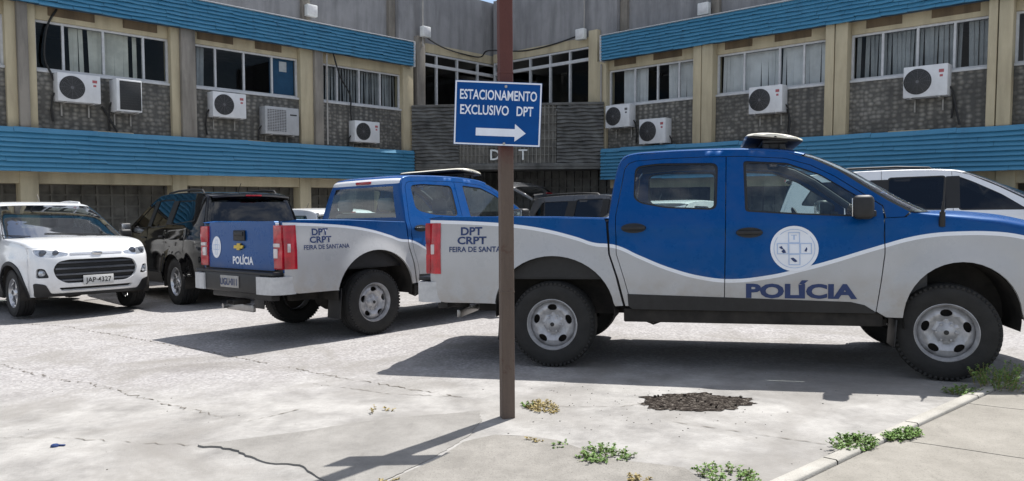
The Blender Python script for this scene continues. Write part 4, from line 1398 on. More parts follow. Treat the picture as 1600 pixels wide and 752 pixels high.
    decal('lettering', 'UGU\u00b7011', 0.105, lambda a, b, d: (-1.2855 + d, -a, 0.658 + b), M['navy'], pl, 0.02, .95)
    q = MB(); q.box((-1.16, 0, 0.43), (0.20, 0.10, 0.05), 0.006); q.tube([(-1.25, 0, 0.44), (-1.31, 0, 0.44)], 0.02, 8); q.build('tow_bar', M['under'], root)
    q = MB(); q.box((-1.10, .1, 0.36), (0.04, 0.60, 0.08), 0.01); q.tube([(-0.9, .35, .38), (-1.17, .38, .36)], 0.03, 10); q.build('exhaust', M['bolt'], root)
    # roof, screens, bonnet
    def yr(x, z):
        return Y(x, z) - 0.004
    E = [(0.503, 1.24, -.0, .0), (0.506, 1.311, -.01, .0), (0.548, 1.583, -.03, 0.0), (0.600, 1.78, -.03, .012), (0.70, 1.836, -.02, .028), (0.97, 1.847, 0, .035), (1.29, 1.848, .0, .038), (1.6, 1.841, .02, .038), (1.80, 1.829, .04, .036), (1.95, 1.811, .06, .034), (2.06, 1.782, .075, .032)]
    RR = Rows([(x, z, yr(x, z), B, c, 3.2) for x, z, B, c in E])
    for v0, v1, nm, hl in ((0, 3.0, 'cab_back', [tv_rect(-.52, .52, 1.15, 2.62)]), (3.0, 10, 'roof', [])):
        panel(nm, tv_rect(-1, 1, v0, v1), hl, RR.mp(-1), P, root, 0.08, 0.0, 40)
    panel('rear_window', tv_rect(-.52, .52, 1.15, 2.62), [], RR.mp(-1), M['glass'], root, 0.12, 0.0)
    q = MB()
    for k in range(9):
        y_ = -.16 + .04 * k
    q.box((0.555, 0, 1.782), (0.03, 0.30, 0.036), 0.008); q.build('brake_light', M['lamp_red'], root)
    WS = Rows([(x, z, yr(x, z) - .01, B, c, 2.6) for x, z, B, c in ((2.06, 1.782, .075, .032), (2.145, 1.751, .09, .03), (2.331, 1.651, .13, .025), (2.511, 1.518, .17, .02), (2.685, 1.394, .20, .012), (2.83, 1.305, .24, .005))])
    panel('windscreen', tv_rect(-.93, .93, 0.05, 5), [], WS.mp(), M['glass'], root, 0.1, 0.0)
    panel('windscreen_seal', tv_rect(-1, 1, 0.0, 5), [tv_rect(-.91, .91, .25, 4.8)], Rows([(a, b - .004, c, d, e, f) for a, b, c, d, e, f in WS.r]).mp(), M['seal'], root, 0.1, 0.0)
    HD = Rows([(x, z, Y(x, z) - .012, B, c, 2.6) for x, z, B, c in ((2.845, 1.290, .24, .015), (3.0, 1.258, .24, .055), (3.2, 1.231, .24, .065), (3.4, 1.200, .23, .065), (3.62, 1.146, .23, .05), (3.76, 1.080, .22, .02))])
    panel('bonnet', tv_rect(-1, 1, 0, 5), [], HD.mp(), P, root, 0.09, 0.01, 40)
    FC = Rows([(x, z, Y(x, z) - .003, B, 0, 2.6) for x, z, B in ((3.765, 1.075, .22), (3.83, 1.0, .22), (3.848, 0.90, .23), (3.85, 0.80, .24), (3.85, 0.68, .25), (3.84, 0.55, .24), (3.83, 0.45, .20))])
    fm = FC.front(0, 6)
    gr_u = rpoly([(-.52, .92), (.52, .92), (.50, 1.01), (-.50, 1.01)], .03)
    gr_l = rpoly([(-.50, .66), (.50, .66), (.54, .86), (-.54, .86)], .04)
    hl = [rpoly([(s_ * .58, .88), (s_ * .86, .90), (s_ * .86, 1.03), (s_ * .80, 1.04), (s_ * .56, .98)], .03) for s_ in (-1, 1)]
    def tv(poly):
        return [(FC.t_at_y(y, FC.v_at_z(z, 0, 6)), FC.v_at_z(z, 0, 6)) for y, z in densify(poly, .06)]
    panel('front_bumper', tv_rect(-1, 1, 0, 6, 24), [tv(gr_u), tv(gr_l)] + [tv(h) for h in hl], FC.mp(), P, root, 0.07, 0.03, 40)
    for g in (gr_u, gr_l):
        gp = panel('grille', [(y * 1.04, z) for y, z in g], [], FC.front(0, 6, 1, -.035), M['trim'], root, 0.1, 0.0)
        zs = [p[1] for p in g]
        q = MB()
        for k in range(1, 4):
            z = min(zs) + (max(zs) - min(zs)) * k / 4
            q.tube([fm(-.48 + .96 * i / 12, z, .02) for i in range(13)], 0.008, 6)
        q.build('grille_bar', M['trim'], gp)
    for h in hl:
        panel('headlight', h, [], FC.front(0, 6, 1, -.006), M['lamp_clear'], root, 0.06, 0.02)
    q = MB(); q.prism([(a * .9, b * .9) for a, b in bow], 4.062, 4.082, lambda a, b, d: (d, a, .89 + b)); q.build('badge', M['gold'], root)
    q = MB(); q.box((4.085, 0, 0.59), (0.012, 0.40, 0.13), 0.003); q.build('number_plate', M['plate_dark'], root)
    # chassis, cabin inside
    q = MB()
    q.box((1.5, 0.42, 0.50), (4.6, 0.10, 0.14), 0.01); q.box((1.5, -0.42, 0.50), (4.6, 0.10, 0.14), 0.01)
    q.box((1.60, 0, 0.53), (2.0, 1.62, 0.08)); q.box((0.0, 0, 0.62), (1.9, 1.0, 0.12)); q.box((3.2, 0, 0.70), (1.0, 1.0, 0.5))
    q.tube([(0, -0.75, .375), (0, .75, .375)], 0.05, 10); q.tube([(3.096, -0.75, .375), (3.096, .75, .375)], 0.04, 10)
    q.lathe([(0.0, -.16), (.12, -.13), (.15, 0), (.12, .13), (0, .16)], 16, 'Y', None, (0, 0, .375))
    q.tube([(0.1, 0.0, .42), (1.7, 0.05, .46)], 0.04, 8)
    q.tube([(0.75, -.62, .40), (0.85, -.62, .36), (0.95, -.62, .40)], 0.012, 6)
    q.build('chassis', M['under'], root)
    q = MB()
    q.box((1.6, 0, 0.60), (2.0, 1.66, 0.06)); q.box((0.60, 0, 0.92), (0.05, 1.6, 0.60))
    q.box((2.50, 0, 1.12), (0.42, 1.52, 0.26), 0.05)
    for sg in (-1, 1):
        q.box((1.75, sg * .885, 0.86), (1.85, 0.03, 0.60))
    cab = q.build('cabin', M['interior'], root)
    q = MB(); q.lathe([(.175, -.012), (.187, 0), (.175, .012), (.163, 0), (.175, -.012)], 28, 'X'); st = q.build('steering_wheel', M['interior'], cab); st.location = (2.18, 0.40, 1.20); st.rotation_euler = (0, R(-25), 0)
    for sx, sy, wdt in ((1.72, -.40, .52), (1.72, .40, .52), (0.80, 0, 1.40)):
        q = MB()
        q.box((sx + .15, sy, 0.80), (.50, wdt, .16), 0.05, seg=3)
        q.box((sx - .12, sy, 1.10), (.14, wdt * .94, .62), 0.05, Matrix.Rotation(-.22, 4, 'Y'), seg=3)
        for hy in ((sy,) if wdt < 1 else (-.42, .42)):
            q.box((sx - .23, hy, 1.50), (.09, .25, .17), 0.04, Matrix.Rotation(-.15, 4, 'Y'), seg=3)
        q.build('seat', M['seat'], root)
    q = MB(); q.box((2.80, 0, 0.93), (0.34, 1.66, 0.60), 0.02); q.build('bulkhead', M['interior'], root)
    for sg in (-1, 1):
        q = MB(); q.tube([(x_, sg * (Y(x_, z_) - .045), z_ - .012) for x_, z_ in ((0.66, 1.785), (0.80, 1.80), (1.0, 1.812), (1.4, 1.815), (1.65, 1.808), (1.80, 1.80), (1.95, 1.785), (2.145, 1.725), (2.331, 1.625), (2.511, 1.495), (2.685, 1.37), (2.84, 1.27))], .034, 8); q.build('pillar_trim', M['interior'], root)  # inner tube added to block sunlight leaking through the door and pillar gaps
    # beacon bar on the roof
    q = MB()
    for y_ in (-0.52, 0.52):
        q.box((1.86, y_, 1.885), (0.17, 0.10, 0.075), 0.015)
        q.box((1.80, y_ * 1.10, 1.865), (0.05, 0.05, 0.07), 0.01)
        q.box((1.93, y_ * 1.10, 1.865), (0.05, 0.05, 0.06), 0.01)
    q.box((1.87, 0, 1.915), (0.20, 1.20, 0.03), 0.010)
    q.box((1.87, 0, 1.932), (0.44, 1.24, 0.014), 0.004, Matrix.Rotation(R(7), 4, 'Y'))
    lb = q.build('light_bar', M['trim'], root)
    q = MB()
    prof = lambda k: [(math.cos(t) * .235 * k + 1.87, math.sin(t) * (.040 if math.sin(t) > 0 else .003) * (k ** .5) + 1.944 - .030 * math.cos(t) * k) for t in [2 * math.pi * i / 20 for i in range(20)]]
    q.grid([[(x, y_, z) for x, z in prof(k)] for y_, k in ((-.665, .05), (-.66, .45), (-.635, .78), (-.57, .96), (-.45, 1), (0, 1), (.45, 1), (.57, .96), (.635, .78), (.66, .45), (.665, .05))], None, True)
    q.build('beacon_lens', M['cream'], lb)
    # wheels
    for x, st in ((0.0, 0.0), (3.096, R(-9))):
        for sg in (-1, 1):
            build_wheel(root, (x, sg * 0.795, 0.374), sg, 0.374, 0.25, 0.222, 'steel', st)
    return root

def put(root, x, y, yaw, z=None):
    root.location = (x, y, gz(x, y) if z is None else z)
    n = Vector((-0.0165, 0.026, 1)).normalized()
    fx = Vector((math.cos(yaw), math.sin(yaw), 0)); fx = (fx - n * fx.dot(n)).normalized()
    root.rotation_euler = Matrix((fx, n.cross(fx), n)).transposed().to_euler()

truck = build_pickup()
truck2 = copy_tree(truck)
put(truck, 0.587, 7.283, -0.26)
put(truck2, -2.239, 9.05, 0.84)
tag(truck, 'blue and silver police pickup parked side-on behind the signpost, emblem on its front door', 'pickup truck', 'police pickups with white wave stripe')
q = Rows([(0.552, 1.60, .70, -.028, 0.0, 3.2), (0.585, 1.72, .70, -.03, .006, 3.2), (0.600, 1.78, .70, -.03, .012, 3.2), (0.64, 1.813, .69, -.027, .02, 3.2), (0.70, 1.836, .67, -.02, .028, 3.2)])
panel('roof_strip', tv_rect(-.86, .86, 1.1, 3.6), [], Rows([(a - .006, b_ + .003, c_, d_, e_, f_) for a, b_, c_, d_, e_, f_ in q.r]).mp(-1), M['white_paint'], truck2, .1, 0.0)
tag(truck2, 'blue and silver police pickup seen from its tailgate, standing beside the black SUV', 'pickup truck', 'police pickups with white wave stripe')

# ------------------------------------------------------------------ cars with one body shell
def build_car(name, sp):
    """sp: outline of the body side (rear bottom, up, over the roof, down the nose), door cuts, windows, wheels"""
    root = empty(name)
    P, W, WB, wr = sp['paint'], sp['W'], sp['WB'], sp['wr']
    top, belt, xa_r, xa_f = sp['top'], sp['belt'], sp['top'][0][0], sp['top'][-1][0]
    def bz(x):
        for (a, za), (b, zb) in zip(belt, belt[1:]):
            if x <= b:
                return za + (zb - za) * max(0, (x - a)) / (b - a)
        return belt[-1][1]
    fx0, rx0 = sp['taper']
    def Y(x, z):
        y = W
        y -= 0.07 * max(0.0, (0.70 - z) / 0.4) ** 2
        k = bz(x)
        y -= 0.035 * smoothstep(k - 0.35, k + 0.02, z)
        y -= max(0.0, z - k) * sp['tumble']
        y -= sp['ftap'] * max(0.0, (x - fx0) / (xa_f - fx0)) ** 2.0
        y -= sp['rtap'] * max(0.0, (rx0 - x) / (rx0 - xa_r)) ** 2.2
        y += 0.014 * math.exp(-((z - (k - 0.16)) / 0.05) ** 2) - 0.012 * math.exp(-((z - .66) / 0.10) ** 2)
        for cx in (0.0, WB):
            d = math.hypot(x - cx, z - wr) - (wr + 0.075)
            if z > wr - .25:
                y += 0.022 * smoothstep(0.12, 0.0, d)
        return y
    ar = wr + 0.068
    ra, fa = arc(0, wr, ar, 6, 174, 20), arc(WB, wr, ar, 6, 174, 20)
    zs = sp['sill']
    cuts = sp['cuts']                                     # fender / front door / rear door / quarter
    # full side polygon, split by vertical-ish cut lines into panels
    bottom_r = [(xa_r + .02, sp['rb'])] + [(-ar - .03, zs + .04)] + ra[::-1] + [(ar + .03, zs)]
    bottom_f = [(WB - ar - .03, zs)] + fa[::-1] + [(WB + ar + .03, zs + .04), (xa_f - .02, sp['fb'])]
    def top_z(x, lo, hi):
        out = []
        for p in top[lo:hi]:
            out.append(p)
        return out
    def ztop(x):
        best = None
        for (a, za), (b, zb) in zip(top, top[1:]):
            if min(a, b) <= x <= max(a, b) and abs(b - a) > 1e-6:
                z = za + (zb - za) * (x - a) / (b - a)
                best = z if best is None else max(best, z)
        return best
    i_r = next(i for i, p in enumerate(top) if p[0] > cuts[2])
    i_m = next(i for i, p in enumerate(top) if p[0] > cuts[1] and i >= i_r)
    i_f = next(i for i, p in enumerate(top) if p[0] > cuts[0] and i >= i_m)
    c = cuts
    g = 0.003
    quarter = top[:i_r] + [(c[2] - g, ztop(c[2]))] + [(c[2] - g, max(zs + .02, wr + .18 if c[2] < ar else zs))] + ([] if c[2] >= ar else [])
    if c[2] >= ar + .02:
        quarter += list(reversed(bottom_r))
    else:                                                 # the cut ends on the wheel arch
        quarter[-1] = (c[2] - g, wr + math.sqrt(max(0, ar * ar - c[2] ** 2)))
        quarter += [p for p in ra if p[0] < c[2] - g] + [(-ar - .03, zs + .04), (xa_r + .02, sp['rb'])]
    rdoor = [(c[2] + g, ztop(c[2]))] + top[i_r:i_m] + [(c[1] - g, ztop(c[1])), (c[1] - g, zs)]
    if c[2] >= ar + .02:
        rdoor += [(c[2] + g, zs)]
    else:
        rdoor += [(ar + .03, zs)] + [p for p in ra if p[0] > c[2] + g] + [(c[2] + g, wr + math.sqrt(max(0, ar * ar - c[2] ** 2)))]
    fdoor = [(c[1] + g, ztop(c[1]))] + top[i_m:i_f] + [(c[0] - g, ztop(c[0])), (c[0] - g - .02, zs), (c[1] + g, zs)]
    fend = [(c[0] + g, ztop(c[0]))] + top[i_f:] + list(reversed(bottom_f)) + [(c[0] + g - .02, zs)]
    for sg in (-1, 1):
        m = side_map(Y, sg)
        for nm, poly, wins in (('quarter_panel', quarter, sp['wq']), ('rear_door', rdoor, sp['wr_']), ('front_door', fdoor, sp['wf']), ('fender', fend, [])):
            wins = [rpoly(w_, .05) for w_ in wins]
            o = panel(nm, poly, wins, m, P, root, 0.06, 0.022)
            for w_ in wins:
                cx = sum(p[0] for p in w_) / len(w_); cz = sum(p[1] for p in w_) / len(w_)
                wo_ = panel('window', [(cx + (x - cx) * 1.01, cz + (z - cz) * 1.02) for x, z in w_], [], side_map(Y, sg, -0.009), M[sp['glass']], o, 0.1, 0.0)
                panel('window_seal', [(cx + (x - cx) * 1.012, cz + (z - cz) * 1.02) for x, z in w_], [[(cx + (x - cx) * .95, cz + (z - cz) * .92) for x, z in w_]], side_map(Y, sg, -0.005), M['seal'], wo_, 0.07, 0.0)
            if nm.endswith('door'):
                hx = (c[1] + .14) if nm == 'front_door' else (c[2] + .16)
                hz = bz(hx) - .10
                q = MB(); q.box((hx, sg * (Y(hx, hz) + .018), hz), (.18, .022, .028), .009); q.build('handle', P if sp.get('body_handles') else M['trim'], o)
            if nm == 'front_door':
                q = MB()
                mx_, mz_ = c[0] - .10, bz(c[0]) + .10
                q.box((mx_, sg * (W + .045), mz_), (.11, .19, .15), .035, Matrix.Rotation(sg * .12, 4, 'Z'), seg=3)
                q.box((mx_ + .02, sg * (W - .055), mz_ - .055), (.06, .10, .04), .01)
                mi = q.build('mirror', M['trim'] if sp.get('black_mirror') else P, o)
                q = MB(); q.box((mx_ - .057, sg * (W + .045), mz_), (.005, .15, .115), .002, Matrix.Rotation(sg * .12, 4, 'Z')); q.build('mirror_glass', M['chrome'], mi)
        for px0, px1, pz0, pz1 in sp.get('black_pillars', ()):
            panel('pillar_trim', rpoly([(px0, pz0), (px1, pz0), (px1 + .01, pz1), (px0 + .01, pz1)], .01), [], side_map(Y, sg, .003), M['seal'], root, .07, .004)
        # lower cladding
        cl = MB()
        cl.grid([[(x, sg * (Y(x, zs + dz) + .012), zs + dz) for x in (ar + .05, .6, 1.0, 1.5, WB - ar - .05)] for dz in (-.10, -.09, -.0, .07, .078)])
        cl.build('sill_trim', M['trim'], root)
        for cx in (0.0, WB):
            q = MB()
            aa = arc(cx, wr, ar + .004, -12, 192, 24)
            q.grid([[(x, sg * y_, z) for x, z in aa] for y_ in (W - .02, W - .14, W - .36)])
            q.face([(x, sg * (W - .36), z) for x, z in aa])
            q.build('wheel_well', M['under'], root)
            if sp.get('arch_trim'):
                q = MB()
                q.grid([[(cx + (wr + r_) * math.cos(R(t)), sg * (Y(cx + (wr + r_) * math.cos(R(t)), wr + (wr + r_) * math.sin(R(t))) + yo), wr + (wr + r_) * math.sin(R(t))) for t in range(-8, 189, 7)] for r_, yo in ((.062, -.02), (.062, .010), (.068, .014), (.112, .012), (.118, .002))])
                q.build('arch_trim', M['trim'], root)
    # skin rows along the whole car
    def rows(lst):
        return Rows([(x, z, Y(x, z) - .004, B, cr_, nn) for x, z, B, cr_, nn in lst])
    RB, RF = rows(sp['rows_rear']), rows(sp['rows_roof'])
    WS, HD, FC = rows(sp['rows_ws']), rows(sp['rows_hood']), rows(sp['rows_front'])
    nr = len(RB.r) - 1
    v_w0, v_w1 = sp['rear_glass']
    rg = tv_rect(-.80, .80, v_w0, v_w1)
    gate = panel('tailgate', tv_rect(-1, 1, sp['gate_v'], nr), [rg], RB.mp(-1), P, root, 0.08, 0.02, 40)
    gl_ = panel('rear_window', tv_rect(-.82, .82, v_w0 - .03, v_w1 + .03), [], Rows([(a + .006, b_, c_, d_, e_, f_) for a, b_, c_, d_, e_, f_ in RB.r]).mp(-1), M[sp['glass']], gate, 0.1, 0.0)
    panel('rear_bumper', tv_rect(-1, 1, 0, sp['gate_v'] - .02), [], RB.mp(-1), M['trim'] if sp.get('black_bumper') else P, root, 0.08, 0.02, 40)
    panel('roof', tv_rect(-1, 1, 0, len(RF.r) - 1), [], RF.mp(-1), P, root, 0.1, 0.0, 40)
    nw = len(WS.r) - 1
    panel('windscreen', tv_rect(-.94, .94, .04, nw - .02), [], WS.mp(), M['glass_wind'], root, 0.1, 0.0)
    panel('windscreen_seal', tv_rect(-1, 1, 0, nw), [tv_rect(-.90, .90, .34 * nw / 5, nw - .22)], Rows([(a, b_ - .005, c_, d_, e_, f_) for a, b_, c_, d_, e_, f_ in WS.r]).mp(), M['seal'], root, 0.08, 0.0)
    q = MB()
    for sg in (-.35, .45):
        q.tube([WS.mp()(sg, nw - .08, -.02), WS.mp()(sg - .30, nw - .35, -.012), WS.mp()(sg - .62, nw - .55, -.010)], .007, 6)
    q.build('wiper', M['trim'], root)
    panel('bonnet', tv_rect(-1, 1, 0, len(HD.r) - 1), [], HD.mp(), P, root, 0.08, 0.012, 40)
    nf = len(FC.r) - 1
    def tv(poly, st=.05):
        return [(FC.t_at_y(y, FC.v_at_z(z, 0, nf)), FC.v_at_z(z, 0, nf)) for y, z in densify(poly, st)]
    F = sp['front']
    holes = [tv(F['grille'])] + [tv(h) for h in F['holes']]
    mir = lambda poly: [(-y, z) for y, z in poly]
    lamps, fogs = F['lamp'], F['fog']
    for q_ in (lamps, mir(lamps), fogs, mir(fogs)):
        holes.append(tv(q_))
    fbmp = panel('front_bumper', tv_rect(-1, 1, 0, nf, 24), holes, FC.mp(), P, root, 0.05, 0.035, 40)
    fm = FC.front(0, nf)
    back = FC.front(0, nf, 1, -.045)
    grille = panel('grille', [(y * 1.03, z) for y, z in F['grille']], [], back, M['seal'], root, .08, 0.0)
    zz = [p[1] for p in F['grille']]
    for k in range(F['bars']):
        z = min(zz) + (max(zz) - min(zz)) * (k + .5) / F['bars']
        xsn = sorted(p for p in [y for y, z_ in densify(F['grille'], .02) if abs(z_ - z) < .03])
        a = max(abs(xsn[0]), abs(xsn[-1])) - .02
        q = MB()
        q.grid([[fm(-a + 2 * a * i / 16, z + dz, dd) for i in range(17)] for dz, dd in ((-.016, .035), (-.014, .016), (.010, .012), (.016, .03))])
        q.build('grille_bar', M[F.get('bar_mat', 'trim')], grille)
    for h in F['holes']:
        panel('intake', [(y * 1.02, z) for y, z in h], [], back, M['seal'], fbmp, .08, 0.0)
    for poly in (lamps, mir(lamps)):
        hl = panel('headlight', poly, [], FC.front(0, nf, 1, -.004), M['lamp_clear'], root, .05, .02)
        yc_ = sum(p[0] for p in poly) / len(poly); zc_ = sum(p[1] for p in poly) / len(poly)
        for dy, r_ in ((-.07, .052), (.07, .042)):
            q = MB()
            q.lathe([(0.0, .012), (r_ * .5, .008), (r_ * .9, -.002), (r_, -.012)], 20, 'X')
            b_ = q.build('lamp_bowl', M['lamp_dark'], hl)
            b_.location = fm(yc_ + dy, zc_, -.004)
    for poly in (fogs, mir(fogs)):
        fg = panel('fog_surround', [(y, z) for y, z in poly], [], FC.front(0, nf, 1, -.03), M['trim'], fbmp, .06, 0.0)
        yc_ = sum(p[0] for p in poly) / len(poly); zc_ = sum(p[1] for p in poly) / len(poly)
        q = MB(); q.lathe([(0.0, .02), (.03, .016), (.045, .0), (.05, -.02)], 20, 'X'); b_ = q.build('fog_lamp', M['lamp_clear'], fg); b_.location = fm(yc_, zc_, .03)
    if F.get('skirt'):
        sk = panel('front_skirt', [(y, z) for y, z in F['skirt']], [[(y, z) for y, z in F['skirt_hole']]] if F.get('skirt_hole') else [], FC.front(0, nf, 1, .010), M['trim'], root, .06, .02)
    if F.get('garnish'):
        panel('chrome_strip', F['garnish'], [], FC.front(0, nf, 1, .006), M['chrome'], root, .06, .012)
    if F.get('badge'):
        by, bz_ = F['badge']
        p = fm(by, bz_, -.012)
        q = MB(); q.lathe([(0, .012), (.05, .012), (.062, .006), (.066, -.006)], 24, 'X')
        b_ = q.build('badge', M['chrome'], root); b_.location = p; b_.scale = (1, 1.1, .48)
    pz, wd = F['plate_z'], .40
    px_ = max(fm(y_, pz, 0).x for y_ in (0, .1, .2)) + .006
    q = MB(); q.box((px_, 0, pz), (.014, wd, .13), .004, Matrix.Rotation(R(-3), 4, 'Y')); pl = q.build('number_plate', M['plate'], root)
    if F.get('plate_text'):
        decal('lettering', F['plate_text'], .098, lambda a, b, d: (px_ + .0085 - d - b * .05, a, pz + b - .006), M['seal'], pl, .012, .92)
    # tail lamps, rear plate
    for sg in (-1, 1):
        poly = [(sg * y, z) for y, z in sp['tail']]
        tl = panel('tail_light', poly, [], RB.front(0, nr, -1, .012), M['lamp_red'], root, .05, .03)
    q = MB(); pr = RB.front(0, nr, -1)(0, sp['rplate_z'], -.01); q.box(tuple(pr), (.012, .40, .13), .003); q.build('number_plate', M['plate_dark'], root)
    if sp.get('spoiler'):
        x0, z0 = sp['spoiler']
        q = MB()
        yy = Y(x0 + .15, z0) - .02
        q.grid([[(x0 + .24, y_ * yy, z0 + .030 - .03 * y_ * y_), (x0 + .02 - .05 * (1 - y_ * y_), y_ * yy, z0 + .018 - .03 * y_ * y_), (x0 - .05 * (1 - y_ * y_), y_ * yy, z0 - .01 - .03 * y_ * y_), (x0 + .04, y_ * yy, z0 - .045 - .03 * y_ * y_)] for y_ in [i / 8 - 1 for i in range(17)]])
        so = q.build('spoiler', P, root)
        q = MB(); q.box((x0 - .055, 0, z0 + .0), (.02, .26, .022), .004); q.build('brake_light', M['lamp_red'], so)
    if sp.get('rails'):
        for sg in (-1, 1):
            q = MB()
            yy = Y(.5, sp['rail_z']) - .07
            xs = sp['rails']
            q.tube([(xs[0], sg * yy, sp['rail_z'] - .02), (xs[0] + .10, sg * yy, sp['rail_z'] + .055), (xs[0] + .5, sg * yy, sp['rail_z'] + .075), (xs[1] - .5, sg * yy, sp['rail_z'] + .075), (xs[1] - .10, sg * yy, sp['rail_z'] + .05), (xs[1], sg * yy, sp['rail_z'] - .03)], .018, 8)
            q.build('roof_rail', M[sp.get('rail_mat', 'trim')], root)
    q = MB()
    q.tube([(sp['aerial'][0], 0, sp['aerial'][1]), (sp['aerial'][0] - .12, 0, sp['aerial'][1] + .14)], .005, 6)
    q.build('aerial', M['trim'], root)
    # underside and cabin
    q = MB()
    q.box((WB / 2, 0, zs - .02), (WB - 2 * ar - .1, 2 * W - .16, .12)); q.box((WB / 2, 0, zs + .08), (WB + 1.1, 1.0, .16))
    q.tube([(0, -W + .2, wr), (0, W - .2, wr)], .05, 10); q.tube([(WB, -W + .2, wr), (WB, W - .2, wr)], .04, 10)
    q.build('chassis', M['under'], root)
    q = MB()
    zb_ = bz(c[1])
    q.box(((c[0] + c[2]) / 2 - .2, 0, zs + .14), (c[0] - c[2] + 1.0, 2 * W - .24, .10))
    q.box((c[0] - .12, 0, zb_ - .13), (.40, 2 * W - .30, .22), .05)
    cab = q.build('cabin', M['interior'], root)
    for sx, sy, wdt in ((c[1] + .05, -.38, .50), (c[1] + .05, .38, .50), (c[2] + .0, 0, 1.30)):
        q = MB()
        q.box((sx + .18, sy, zs + .30), (.50, wdt, .16), .05, seg=3)
        q.box((sx - .10, sy, zs + .62), (.14, wdt * .94, .60), .05, Matrix.Rotation(-.22, 4, 'Y'), seg=3)
        for hy in ((sy,) if wdt < 1 else (-.40, .40)):
            q.box((sx - .20, hy, zs + 1.0), (.09, .25, .17), .04, Matrix.Rotation(-.15, 4, 'Y'), seg=3)
        q.build('seat', M['seat'], root)
    for x in (0.0, WB):
        for sg in (-1, 1):
            build_wheel(root, (x, sg * (W - sp['wd'] / 2 - .035), wr), sg, wr, sp['wd'], sp['rim'], 'alloy', 0.0, sp['spokes'])
    return root

def scaled(lst, sx=1, sz=1):
    return [(p[0] * sx, p[1] * sz) + tuple(p[2:]) for p in lst]

